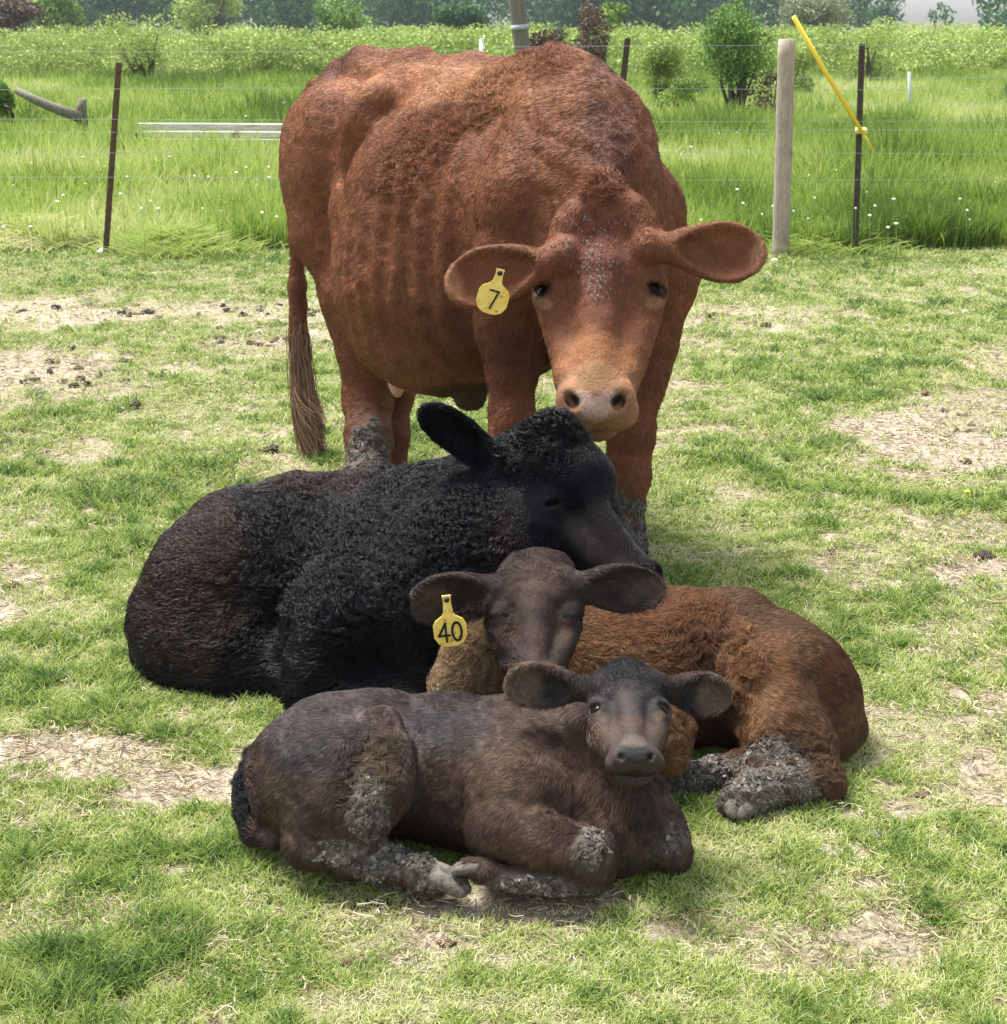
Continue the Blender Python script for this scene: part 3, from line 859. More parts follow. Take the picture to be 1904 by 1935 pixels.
mb = MB(); mb.tube([at(1500, 30, YF - .12), at(1560, 135, YF - .10), at(1632, 252, YF - .075)], [.0125, .0125, .012], 12); mb.tube([at(1632, 252, YF - .075), at(1652, 284, YF - .06)], [.006, .003], 8)
tag(mb.build('yellow_rod', M_yel), "long thin yellow rod leaning against the dark steel post at the right", "rod")

rear = empty('rear_fence', (0, 20, 0)); tag(rear, "faint wire fence far out in the meadow with a pale galvanised post", "fence")
p = on_ground(1722, 240); mb = MB(); q = at(1719, 135, p.y); mb.tube([Vector((p.x, p.y, -.05)), q], .021, 10); mb.build('metal_post', M_galv, rear)
for hz in (.32, .62):
    mb = MB(); mb.tube([Vector((x, p.y + .02, hz + .01 * math.sin(x))) for x in np.linspace(3.2, 8, 20)], .003, 5); mb.build('wire', M_wire, rear)
p = on_ground(503, 158); q = at(503, 104, p.y); mb = MB(); mb.box((p.x, p.y, q.z / 2 - .02), (.12, .12, q.z + .04)); mb.box((p.x, p.y - .02, q.z), (.09, .09, .1))
tag(mb.build('grey_post', M_gwood, smooth=False), "short pale grey post out in the meadow left of the cow's rump", "post")
p = on_ground(1012, 292); mb = MB(); b0 = Vector((p.x, p.y, -.1)); b1 = at(984, 60, p.y); dd = (b1 - b0).normalized()
mb.tube([b0 + dd * t for t in np.linspace(0, 6.5, 14)], [.088 - .0022 * i for i in range(14)], 18)
pole = mb.build('leaning_pole', M_gwood); tag(pole, "tall grey green wooden pole leaning left behind the cow's back", "pole")
mb = MB(); mb.tube([b0 + dd * 1.33, b0 + dd * 1.38], .091, 18); mb.build('metal_band', M_galv, pole)
# the log and its stump
p = on_ground(155, 300); Yl = p.y; mb = MB()
mb.tube([Vector((p.x, Yl, -.05)), at(156, 230, Yl), at(154, 205, Yl), at(156, 186, Yl)], [.062, .055, .052, .04], 12)
tag(mb.build('stump_post', M_gwood), "short gnarled wooden post holding the end of the log at the left", "post")
mb = MB(); mb.tube([at(30, 170, Yl - .05), at(70, 190, Yl - .08), at(110, 206, Yl - .1), at(152, 222, Yl - .1)], [.035, .045, .05, .055], 12)
tag(mb.build('log', M_gwood), "grey log slanting down to the short gnarled post at the left", "log")
mb = MB(); mb.tube([at(8, 200, 18.2), at(18, 204, 18.2), at(24, 216, 18.2), at(25, 236, 18.2)], .017, 8)
tag(mb.build('black_hose', M_black), "short black hose curving down at the left edge", "hose")
# boards lying in the meadow
p = on_ground(400, 340); Yb = p.y; rk = empty('board_rack', (p.x, Yb, 0)); tag(rk, "low stack of bleached boards lying in the meadow left of the cow", "boards")
for (yy, off, th) in ((238, .25, .050), (252, .10, .042), (266, 0, .040)):
    a, c_ = at(262, yy, Yb + off), at(640, yy + 2, Yb + off + .06); mb = MB(); d = (c_ - a); L = d.length; d.normalize()
    x = d; z = Vector((0, 0, 1)); y = z.cross(x).normalized(); z = x.cross(y)
    mb.box((a + c_) / 2, (L, .12, th), Matrix((x, y, z)).transposed()); mb.build('board', M_board, rk, smooth=False)
for px in (262, 350, 450, 540):
    a = at(px, 244, Yb + .18); mb = MB(); mb.box((a.x, Yb + .16, a.z * .5), (.05, .20, max(a.z - .03, .05))); mb.build('support', M_gwood, rk, smooth=False)
p = on_ground(1350, 243); mb = MB(); q = at(1358, 185, p.y); mb.tube([Vector((p.x, p.y, -.02)), Vector(p).lerp(q, .5) + Vector((.012, 0, 0)), q], [.016, .013, .009], 8)
tag(mb.build('dark_stick', M_black), "thin dark stick standing in the grass below the dark bush tree", "stick")

# ------------------------------------------------------------------ clods, droppings and litter on the turf
M_clod = noisy("dark_clod", (.018, .014, .010), (.075, .058, .042), 60, .95, .8, dist=.006)
M_bclod = noisy("brown_clod", (.055, .035, .02), (.15, .10, .065), 50, .95, .8, dist=.006)
M_gclod = noisy("pale_clod", (.15, .13, .10), (.34, .30, .25), 50, .95, .8, dist=.006)
def clod(name, px, py, wpx, hpx, mat, label, cat, seed, group=None):
    p = on_ground(px, py); s_ = scale_at(p); r = wpx / s_ / 2; hz = hpx / s_ * .8
    mb = MB(); mb.ball((0, 0, 0), (1, 1, 1), 30, 20)
    V = np.array(mb.v); nse = (fbm(V + seed * 3.7, 1.5, seed, 3) - .5) * 1.5 + (fbm(V + seed, 5.5, seed, 2) - .5) * .8
    V = V * (1 + nse)[:, None] * np.array((r, r * .85, hz)); V[:, 2] = np.maximum(V[:, 2] - hz * .25, -.012)
    o = mesh_obj(name, V, mb.f, mat); o.location = (p.x, p.y, float(terrain_z(np.array([[p.x, p.y, 0]]))[0]))
    return tag(o, label, cat, group)
for i, (px, py, w_, h_, mt, lab) in enumerate((
    (511, 852, 34, 20, M_clod, "dark clod on the turf right of nothing but grass, left of the cow's tail tip"),
    (256, 772, 26, 18, M_clod, "small dark clod near the muddy patch at the left"),
    (22, 1886, 52, 26, M_clod, "dark clod at the bottom left corner"),
    (670, 1818, 52, 13, M_bclod, "flat brown clod on the turf below the front calf's hind hoof"),
    (842, 1778, 34, 13, M_bclod, "small brown clod below the front calf's hooves"),
    (1500, 1890, 40, 20, M_bclod, "reddish brown clod at the bottom right on the turf"),
    (1655, 1586, 36, 16, M_gclod, "small grey clod right of the brown calf's muddy hoof"),
    (1570, 1617, 44, 18, M_gclod, "pale grey clod below the brown calf's muddy hoof"),
    (1742, 1502, 34, 14, M_bclod, "brown clod right of the brown calf's hock"),
    (1722, 1650, 44, 14, M_bclod, "low brown clod among the right hand tufts"),
    (1700, 1548, 48, 14, M_gclod, "flat pale clod between the two clods right of the brown calf"),
    (1862, 1052, 38, 16, M_clod, "dark clod in the bare patch at the right edge"),
    (1572, 1512, 20, 8, M_gclod, "tiny pale clod touching the grass by the brown calf's heel"),
    (1330, 905, 26, 9, M_bclod, "tiny brown clod right of the cow's foreleg"),
    (120, 905, 40, 10, M_clod, "flat dark clod left of the black yearling"),
    (1575, 1047, 30, 8, M_bclod, "flat brown clod on the turf above the brown calf"),
    (25, 1108, 34, 9, M_bclod, "brown clod at the left edge beside the black yearling"))):
    clod('clod', px, py, w_, h_, mt, lab.replace("right of nothing but grass, ", ""), 'clod', i + 1, 'clods of soil on the turf')
g = np.random.default_rng(91)
nlump = 0
for (cx_, cy_, rx, ry, k, where) in ((110, 700, 150, 60, 26, "the big bare patch at the far left"), (330, 590, 300, 22, 30, "the long bare strip behind the cow's tail"), (460, 648, 150, 12, 12, "the short bare strip beside the cow's hind leg"),
                                     (1800, 800, 130, 60, 12, "the pale bare patch at the right"), (1420, 600, 150, 14, 8, "the thin bare strip right of the cow's head")):
    for i in range(k):
        px, py = cx_ + g.normal() * rx * .5, cy_ + g.normal() * ry * .5
        clod('mud_lump', px, py, 9 + 16 * g.random(), 5 + 6 * g.random(), (M_clod, M_bclod, M_gclod)[int(g.integers(3))],
             "small lump of trodden mud in " + where, 'mud lump', 100 + nlump, 'mud lumps in ' + where); nlump += 1
p = on_ground(1465, 496); mb = MB(); mb.ball((p.x, p.y, .012), (.022, .016, .012), 10, 6, None, .1); tag(mb.build('pale_stone', M_white), "cream stone on the grass between the wooden post and the cow's ear", 'stone')
p = on_ground(196, 481); mb = MB(); mb.ball((p.x, p.y, .015), (.035, .025, .022), 12, 8, None, .15); tag(mb.build('pale_stone', M_white), "white stone at the foot of the left rusty steel post", 'stone')
p = on_ground(1828, 946); mb = MB(); mb.ball((p.x, p.y, .026), (.009, .009, .006), 12, 6, None, .2); mb.tube([(p.x, p.y, 0), (p.x, p.y, .028)], .0012, 5)
tag(mb.build('dandelion', M_yel), "single yellow dandelion on the turf below the right bare patch", 'flower')
# heaps of cut grass by the fence
def heap(px, py, w_, h_, n, seed, label, dry):
    g = np.random.default_rng(seed); c = on_ground(px, py)
    x = g.normal(size=n) * w_ * .42; y = g.normal(size=n) * .16; z = h_ * np.exp(-(x / w_) ** 2 * 2 - (y / .2) ** 2) * g.random(n) ** .5
    P = np.stack([c.x + x, c.y + y, z], 1)
    o = blades('grass_heap', P, .05 + .12 * g.random(n), .0045 * (.6 + .8 * g.random(n)), dry + g.normal(size=n) * .2, .85 + .15 * g.random(n), M_tall, seed)
    tag(o, label, 'grass heap')
heap(70, 462, .42, .13, 3800, 501, "greyish heap of old cut grass left of the left steel post", .93)
heap(345, 474, .45, .10, 3800, 502, "long low heap of cut grass between the left steel post and the cow", .55)
heap(1560, 470, .40, .10, 3200, 503, "heap of cut grass between the wooden post and the dark steel post", .5)
# white flowers in the meadow: countable, each its own
mb = MB(); mb.ball((0, 0, .0), (.010, .010, .006), 8, 5); nf = len(mb.f); mb.tube([(0, 0, -.30), (.01, 0, -.15), (0, 0, 0)], .0012, 4)
f0 = mb.build('white_flower', plain('petal', (.80, .80, .74), .6)); f0.data.materials.append(plain('stem_green', (.10, .19, .035), .6))
for i_, p_ in enumerate(f0.data.polygons): p_.material_index = 1 if i_ >= nf else 0
g = np.random.default_rng(95); lab_f = ("white flower head standing in the tall meadow grass", 'flower', 'white flowers in the meadow')
tag(f0, *lab_f); first = True
for i in range(205):
    py = 160 + 260 * g.random() ** .9; px = 1904 * g.random()
    if 560 < px < 1230: continue
    p = on_ground(px, py, .32); o = f0 if first else f0.copy()
    if not first: COL.objects.link(o)
    first = False; o.location = (p.x, p.y, .24 + .10 * g.random()); s_ = (.4 + .9 * g.random()) * (1 + max(0, p.y - 12) * .03); o.scale = (s_, s_, 1)
# ------------------------------------------------------------------ coat materials
def coat_skin(name, rough=0.75, spec=0.25):
    m, nt, b = new_mat(name)
    at_ = N(nt, "ShaderNodeAttribute"); at_.attribute_name = "coat"
    tc = N(nt, "ShaderNodeTexCoord")
    no = N(nt, "ShaderNodeTexNoise", Scale=160.0, Detail=4)
    nt.links.new(tc.outputs["Object"], no.inputs[0])
    rp = ramp(nt, no.outputs[0], [(0.3, (0.7, 0.7, 0.7)), (0.7, (1.15, 1.15, 1.15))])
    nt.links.new(mixc(nt, 1.0, mixc(nt, 1.0, at_.outputs["Color"], (.78, .76, .74), 'MULTIPLY'), rp.outputs[0], 'MULTIPLY'), b.inputs["Base Color"])
    b.inputs["Roughness"].default_value = rough
    b.inputs["Specular IOR Level"].default_value = spec
    bp = N(nt, "ShaderNodeBump", Strength=0.5, Distance=0.003)
    nt.links.new(no.outputs[0], bp.inputs["Height"]); nt.links.new(bp.outputs[0], b.inputs["Normal"])
    return m

def coat_hair(name, rough=0.5, spec=0.3):
    m, nt, b = new_mat(name)
    at_ = N(nt, "ShaderNodeAttribute"); at_.attribute_name = "coat"
    nt.links.new(at_.outputs["Vector"], b.inputs["Base Color"])
    b.inputs["Roughness"].default_value = rough
    b.inputs["Specular IOR Level"].default_value = spec
    return m

M_skin = coat_skin("cattle_skin")
M_hair = coat_hair("cattle_hair", 0.5, 0.16)
M_bhair = coat_hair("black_hair", 0.34, 0.20)
M_eye = plain("dark_eye", (0.005, 0.003, 0.002), 0.14, 0.10)
M_mud, _nt, _b = new_mat("caked_mud")
_g = N(_nt, "ShaderNodeNewGeometry")
_r = ramp(_nt, _g.outputs["Random Per Island"], [(0.0, (.022, .019, .015)), (.45, (.060, .053, .044)), (.8, (.12, .108, .09)), (1.0, (.23, .21, .175))])
_nt.links.new(_r.outputs[0], _b.inputs["Base Color"]); _b.inputs["Roughness"].default_value = .9
M_hoof = noisy("muddy_hoof", (0.022, 0.019, 0.015), (0.175, 0.155, 0.125), 85, 0.9, 1.0, dist=0.004)
M_tag = noisy("tag_yellow", (0.74, 0.50, 0.06), (0.86, 0.68, 0.20), 60, 0.45, 0.1, extra=((0.38, 0.22, 0.05), 130, 0.60))

def eyeball(A, sx, parent):
    (_, ex, ey, ez, er) = [q for q in A.eyes if q[0] == sx][0]
    mb = MB(); mb.ball(Vector(A.hp(sx * ex, ey, ez)), er * .99 * A.L, 28, 18)
    return mb.build('eye', M_eye, parent)

def hoof(P, heading, size, parent, mat=None, lift=0.0):
    """a cloven hoof: two claws side by side, toe along heading"""
    mb = MB(); h = Vector(heading).normalized(); u = Vector((0, 0, 1))
    if abs(h.z) > 0.8: u = Vector((0, -1, 0))
    s_ = h.cross(u).normalized(); u = s_.cross(h).normalized()
    for k in (-1, 1):
        vs = []; n = 12
        for (f, wd, ht, z0) in ((-0.60, .24, .60, .30), (-0.2, .27, .62, .30), (0.2, .265, .54, .26), (0.48, .235, .42, .20), (0.68, .17, .26, .14), (0.75, .07, .10, .11)):
            for i in range(n):
                t = 2 * math.pi * i / n
                vs.append(Vector(P) + (h * f + s_ * (k * (.185 - (.05 if f > .5 else 0)) + wd * math.cos(t)) + u * (z0 + ht * .5 * math.sin(t))) * size)
        fs = [(i * n + j, i * n + (j + 1) % n, (i + 1) * n + (j + 1) % n, (i + 1) * n + j) for i in range(5) for j in range(n)]
        fs += [tuple(reversed(range(n))), tuple(range(5 * n, 6 * n))]
        mb.add(vs, fs)
    return mb.build('hoof', mat or M_hoof, parent)

SEG = {'7': [[(-.5, 1), (.5, 1), (-.05, -1)]], '4': [[(.25, -1), (.25, 1), (-.55, -.35), (.6, -.35)]],
       '0': [[(math.sin(a * math.pi / 8) * .5, math.cos(a * math.pi / 8)) for a in range(17)]]}
def ear_tag(c, up, face, w, hneck, digits, dh, parent, sw=None):
    """yellow tag: a round-cornered panel below a narrow neck, with its stud and its number"""
    c = Vector(c); up = Vector(up).normalized(); n = Vector(face); n = (n - up * n.dot(up)).normalized(); r = up.cross(n)
    out = []; hw = w / 2
    nk = hneck / hw
    prof = [(.27, .95 + nk), (.24, .95 + nk * .6), (.30, 1.05), (.42, .88), (.84, .62), (1.0, .30), (1.0, -.42), (.76, -.84), (.40, -1.04), (.0, -1.06)]
    pts = [(x * hw, y) for x, y in prof] + [(-x * hw, y) for x, y in reversed(prof[:-1])]
    def Y(y): return y * hw
    vs, fs, m = [], [], len(pts)
    for d in (0.0016, -0.0016):
        for x, y in pts: vs.append(c + r * x + up * Y(y) + n * (d - .10 * abs(Y(y)) ** 1.4))
    fs = [tuple(range(m)), tuple(reversed(range(m, 2 * m)))] + [(i, i + m, (i + 1) % m + m, (i + 1) % m) for i in range(m)]
    t = mesh_obj('ear_tag', vs, [f if k else f for k, f in enumerate(fs)], M_tag, parent, smooth=False)
    mb = MB(); top = c + up * (Y(.95 + nk) - hw * .22)
    mb.ball(top + n * .003, (hw * .17,) * 3, 10, 6); mb.build('stud', M_black, t)
    st = MB(); th = sw or dh * .11
    W_ = dh * .62; x0 = -(len(digits) - 1) / 2 * W_ * 1.12
    for i, dg in enumerate(digits):
        for poly in SEG[dg]:
            q = [c + r * (x0 + i * W_ * 1.12 + x * W_ * .78) + up * (y * dh / 2 - hw * .12) + n * .0026 for x, y in poly]
            for a, b in zip(q, q[1:]):
                dirn = (b - a); L = dirn.length; dirn.normalize(); s_ = n.cross(dirn)
                st.box((a + b) / 2, (L + th, th, 0.0016), Matrix((dirn, s_, n)).transposed())
    st.build('number', M_black, t, smooth=False)
    return t

# ------------------------------------------------------------------ the red cow
H_COW = 0.0052
def make_cow():
    A = Animal("red_cow", (-0.78, 2.9, -0.02), (0.75, 5.6, 1.35), H_COW)
    # trunk
    A.E((905, 428, 4.42), (.56, .27, .34), -53, k=.05)
    A.E((850, 560, 4.45), (.44, .25, .25), -53, k=.10)
    A.chain([(1062, 178, 4.18, 56), (1000, 195, 4.35, 62), (880, 185, 4.6, 52), (780, 168, 4.82, 42), (700, 150, 4.98, 30), (628, 160, 5.12, 28)], k=.13)
    A.chain([(1010, 118, 4.35, 10), (900, 124, 4.6, 9), (800, 114, 4.84, 10), (760, 116, 4.92, 9), (690, 112, 5.02, 10), (640, 122, 5.12, 10)], k=.06)
    # hooks, pins, rump, thigh, flank
    A.chain([(712, 186, 4.74, 22), (690, 240, 4.76, 24)], k=.07)
    A.chain([(712, 182, 4.74, 18), (775, 140, 4.86, 18)], k=.06)
    A.chain([(612, 178, 5.05, 22), (590, 215, 5.05, 28)], k=.06)
    A.chain([(705, 205, 4.78, 26), (615, 235, 5.03, 30)], k=.07)
    A.E((628, 318, 4.93), (.20, .13, .23), -53, k=.08)
    A.chain([(600, 300, 5.02, 50), (625, 440, 4.92, 62), (668, 560, 4.80, 50), (690, 655, 4.76, 38)], k=.07)
    A.chain([(700, 250, 4.74, 44), (690, 400, 4.68, 52), (722, 545, 4.62, 50), (750, 640, 4.60, 44)], k=.06)
    A.chain([(668, 560, 4.80, 50), (690, 680, 4.76, 42), (697, 758, 4.74, 41), (697, 830, 4.64, 38), (697, 905, 4.56, 39), (697, 935, 4.53, 40)], k=.05)
    # the far hind leg
    A.chain([(745, 560, 4.95, 60), (752, 690, 4.92, 34), (752, 745, 4.9, 26), (745, 820, 4.85, 22), (745, 880, 4.8, 24)], k=.05)
    # belly, udder root, brisket
    A.E((800, 655, 4.45), (.20, .13, .10), -53, k=.10)
    A.E((888, 752, 4.28), (.045, .04, .035), -53, k=.025)
    # chest and shoulders
    A.E((1095, 425, 4.08), (.20, .225, .34), -53, k=.10)
    A.chain([(1020, 220, 4.08, 40), (985, 380, 3.98, 70), (965, 520, 3.95, 62), (958, 620, 3.95, 52)], k=.07)
    A.chain([(1150, 235, 4.22, 34), (1222, 400, 4.18, 62), (1250, 520, 4.14, 62), (1225, 640, 4.12, 54)], k=.07)
    A.chain([(1120, 500, 3.92, 90), (1110, 640, 3.95, 70)], k=.10)
    # forelegs
    A.chain([(960, 600, 3.95, 50), (968, 700, 3.93, 42), (970, 790, 3.90, 36), (970, 860, 3.90, 40), (970, 960, 3.88, 28), (968, 1030, 3.86, 32), (968, 1060, 3.85, 36)], k=.05)
    A.chain([(1228, 620, 4.12, 48), (1214, 720, 4.08, 40), (1195, 820, 4.04, 35), (1185, 900, 4.02, 37), (1183, 970, 4.0, 27), (1182, 1020, 4.0, 31), (1182, 1045, 3.98, 36)], k=.05)
    # neck
    A.chain([(1078, 178, 4.16, 56), (1118, 245, 4.07, 64), (1140, 330, 3.95, 62), (1140, 430, 3.84, 58)], k=.12)
    A.chain([(1050, 120, 4.22, 16), (1098, 146, 4.14, 18), (1138, 205, 4.03, 20), (1152, 270, 3.92, 22), (1142, 335, 3.80, 18)], k=.06)
    A.chain([(1110, 440, 3.98, 90), (1125, 520, 3.82, 66)], k=.10)
    # head
    A.headframe((1137, 350, 3.70), (1124, 785, 3.34), (1, -.06, 0.065))
    std_head(A, wid=1.16, mz=1.0, pollw=.7, ez=.585, nx=.088, nz=.10, er=.049, op=.55)
    for (ex, ey) in ((1046, 462), (1246, 446)):
        A.chain([(1138, 356, 3.69, 20), ((1138 + ex) / 2, (356 + ey) / 2 + 4, 3.67, 20), (ex, ey + 12, 3.64, 15)], k=.06)
    a1 = A.ear((1036, 492, 3.60), (844, 546, 3.57), .138, (.0, -1, .35), .008, .024, rb=.030)
    A.paint(np.array(at(845, 540, 3.57)), (.035, .03, .05), (0.30, 0.15, 0.08), 0.8, .2); A.paint(np.array(at(1448, 480, 3.59)), (.03, .03, .05), (0.30, 0.15, 0.08), 0.8, .2)
    A.paint(np.array(at(938, 540, 3.55)), (.055, .03, .030), (0.085, 0.028, 0.013), 0.8, .2)
    a2 = A.ear((1256, 468, 3.60), (1450, 482, 3.59), .134, (.0, -1, .30), .008, .024, rb=.030)
    A.paint(np.array(at(1360, 478, 3.575)), (.055, .03, .030), (0.085, 0.024, 0.011), 0.8, .2)
    # tail
    A.chain([(600, 165, 5.13, 18), (565, 215, 5.15, 15), (553, 300, 5.13, 13), (560, 420, 5.1, 14), (563, 540, 5.08, 15), (565, 640, 5.06, 17), (575, 720, 5.04, 14), (590, 800, 5.02, 5)], k=.02)
    # hollows: flank, behind the shoulder, between thigh and barrel, under the hook
    A.E((668, 300, 4.66), (.05, .03, .10), -53, k=.05, mode='-')
    A.E((640, 272, 4.85), (.05, .03, .035), -53, k=.05, mode='-')
    A.chain([(938, 300, 4.0, 5), (925, 420, 3.97, 8), (905, 560, 3.98, 9), (900, 640, 4.0, 8)], k=.04, mode='-')
    A.chain([(1195, 190, 4.12, 4), (1225, 280, 4.08, 8), (1240, 380, 4.02, 8)], k=.04, mode='-')
    A.chain([(1075, 300, 3.95, 5), (1040, 380, 3.92, 8), (1010, 440, 3.9, 6)], k=.05, mode='-')
    A.chain([(722, 250, 4.53, 6), (716, 420, 4.5, 8)], k=.03, mode='-')
    A.chain([(664, 470, 4.6, 5), (676, 560, 4.57, 6), (700, 640, 4.52, 5)], k=.02, mode='-')
    # coat colours
    base = (0.165, 0.062, 0.028)
    A.paint((1137, 440, 3.5), (.09, .14, .14), (0.12, 0.040, 0.028), 0.9, .25)          # darker forehead
    A.paint((1150, 230, 3.98), (.06, .3, .22), (0.10, 0.04, 0.026), 0.6, .2)             # dark crest of the neck
    A.paint((1120, 690, 3.42), (.11, .10, .07), (0.30, 0.13, 0.055), 0.8, .15)           # pale bridge
    A.paint(A.hp(0, -.10, .10), (.11, .10, .085), (0.30, 0.155, 0.085), 0.5, .15)
    A.paint(A.hp(0, -.03, .17), (.045, .03, .03), (0.22, 0.12, 0.05), 0.4, .15)
    A.paint(A.hp(0, -.050, .055), (.034, .05, .026), (0.50, 0.35, 0.28), 0.5, .2)       # pink nose pad
    A.paint(A.hp(0.05, -.03, .095), (.020, .03, .013), (0.48, 0.32, 0.26), 0.5, .2)
    A.paint(A.hp(-0.05, -.03, .095), (.020, .03, .013), (0.48, 0.32, 0.26), 0.5, .2)
    for sx in (-1, 1):
        A.paint(A.hp(sx * .085, -.035, .075), .016, (0.03, 0.015, 0.012), 0.4, .1)
        A.paint(A.hp(sx * .215, -.10, .53), (.022, .03, .012), (0.28, 0.16, 0.09), 0.8, .2)
        A.paint(A.hp(sx * .21, -.10, .59), (.03, .03, .014), (0.09, 0.034, 0.018), 0.6, .1)
    A.paint((950, 160, 4.5), (.55, .5, .055), (0.31, 0.15, 0.075), 0.9, .25)             # paler topline
    A.paint((745, 150, 4.85), (.22, .25, .05), (0.30, 0.135, 0.07), 0.9, .25)
    A.paint((640, 120, 5.12), (.12, .2, .05), (0.13, 0.055, 0.04), 0.5, .2)
    A.paint((590, 300, 5.0), (.09, .2, .18), (0.24, 0.10, 0.045), 0.8, .2)
    A.paint((690, 480, 4.7), (.10, .2, .25), (0.24, 0.095, 0.04), 0.9, .2)
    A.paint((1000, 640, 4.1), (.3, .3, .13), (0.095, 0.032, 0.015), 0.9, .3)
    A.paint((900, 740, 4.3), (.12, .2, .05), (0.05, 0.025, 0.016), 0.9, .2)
    A.paint((738, 708, 4.58), .026, (0.42, 0.22, 0.16), 0.5, .1)
    A.paint((575, 760, 5.04), (.06, .2, .16), (0.20, 0.12, 0.075), 0.6, .2)
    A.paint((697, 860, 4.56), (.09, .14, .16), (0.13, 0.06, 0.035), 0.5, .2)
    A.paint((690, 875, 4.53), (.07, .12, .13), 'mud', 0.7, .3)
    A.paint((1182, 1030, 3.95), (.1, .1, .12), 'mud', 0.6, .3)
    fw = np.array((.6, -.8, 0)); bc = np.array(at(905, 470, 4.40)); nc = np.array(at(1140, 280, 3.95))
    def relief(V):
        q = V - bc; s_ = q @ fw
        m = np.clip(1.2 - np.sqrt((s_ / .42) ** 2 + (q[:, 2] / .30) ** 2), 0, 1) * 1.6
        r = np.sin((s_ + .10 * q[:, 2] + (fbm(V, 5, 88, 2) - .5) * .05) * 2 * math.pi / .085) * .0055 * np.clip(m, 0, 1)
        q = V - nc; m2 = np.clip(1.3 - np.sqrt((q[:, 0] / .20) ** 2 + (q[:, 1] / .35) ** 2 + (q[:, 2] / .22) ** 2), 0, 1)
        return r + np.sin((q[:, 2] - .5 * q[:, 1] + (fbm(V, 7, 89, 2) - .5) * .10) * 2 * math.pi / .055) * .0028 * m2 + (fbm(V, 12, 87, 3) - .5) * .012
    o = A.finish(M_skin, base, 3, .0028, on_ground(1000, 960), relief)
    for q in ((770, 320, 4.35), (830, 255, 4.35), (905, 205, 4.35), (975, 170, 4.32), (1045, 135, 4.25)):
        A.lenmap(q, (.10, .2, .07), 1.25, 1.0, .2)
    A.lenmap((1137, 345, 3.66), (.05, .1, .035), 2.0, .5, .3)
    A.lenmap(A.hp(0, -.1, .25), (.14, .14, .17), .5)
    A.lenmap((930, 540, 3.56), (.11, .1, .07), .5); A.lenmap((1360, 480, 3.58), (.11, .1, .07), .5)
    A.lenmap(A.hp(0, -.1, .55), (.15, .14, .14), .7)
    A.lenmap(A.hp(0, -.08, .04), (.10, .1, .07), .12)
    fl = np.array((-.45, .65, -.75))
    hm = np.array(A.HM @ Vector((0, 0, -1))); hc_ = A.hp(0, -.2, .5)
    def flow(P):
        w = np.clip(1.3 - np.linalg.norm(P - hc_, axis=1) / .26, 0, 1)[:, None]
        return fl * (1 - w) + hm * w
    if FUR: A.coat(int(230000 * FUR), .012, flow, M_hair, .00075, .28, .5, 3, cell=.012)
    for sx in (-1, 1): eyeball(A, sx, o)
    # long hairs of the tail switch
    g = np.random.default_rng(5); n = 2600
    t0 = g.random(n); P0 = np.stack([np.array(at(563 + 12 * t + g.normal() * 7, 610 + 130 * t, 5.05 + g.normal() * .01)) for t in t0])
    P1 = np.stack([np.array(at(600 + g.normal() * 6.5, 770 + 125 * g.random() ** .7, 5.0 + g.normal() * .03)) for t in t0])
    m = 8; T = np.linspace(0, 1, m); Pt = np.zeros((n, m, 3)); ph = g.random(n) * 6
    for k, t in enumerate(T):
        Pt[:, k] = P0 * (1 - t) + P1 * t + np.stack([.012 * np.sin(ph + t * 5) * t + (-.020 * np.sin(math.pi * t) + (ph - 3) * .007 * np.sin(math.pi * t) ** 1.0), 0 * ph, 0 * ph], 1)
    colr = np.array((0.24, 0.15, 0.095))[None] * (0.45 + 0.9 * g.random(n))[:, None]
    if FUR: curves_obj("tail_switch", Pt, np.tile((0.0012 * (1 - .6 * T))[None], (n, 1)), M_hair, {"coat": colr}, o)
    ear_tag(at(932, 562, 3.530), (.28, 0, 1), (.05, -1, .12), .068, .030, '7', .038, o, .0038)
    for (px, py, Y, hd) in ((697, 925, 4.53, (.3, -1, 0)), (745, 882, 4.8, (.3, -1, 0)), (968, 1058, 3.85, (.1, -1, 0)), (1182, 1045, 3.98, (.3, -1, 0))):
        p = at(px, py, Y); p.z = 0.0
        hoof(p, hd, .085, o)
    # teat beside the flank
    mb = MB(); mb.tube([at(748, 700, 4.58), at(750, 722, 4.58), at(751, 740, 4.58), at(752, 750, 4.58)], [.026, .026, .018, .008], 14)
    mb.build('teat', plain('pink_skin', (0.50, 0.27, 0.21), 0.6), o)
    tag(o, "standing reddish brown cow with yellow ear tag 7, head lowered over the black yearling", "cow", "cattle resting in the pasture")
    return A

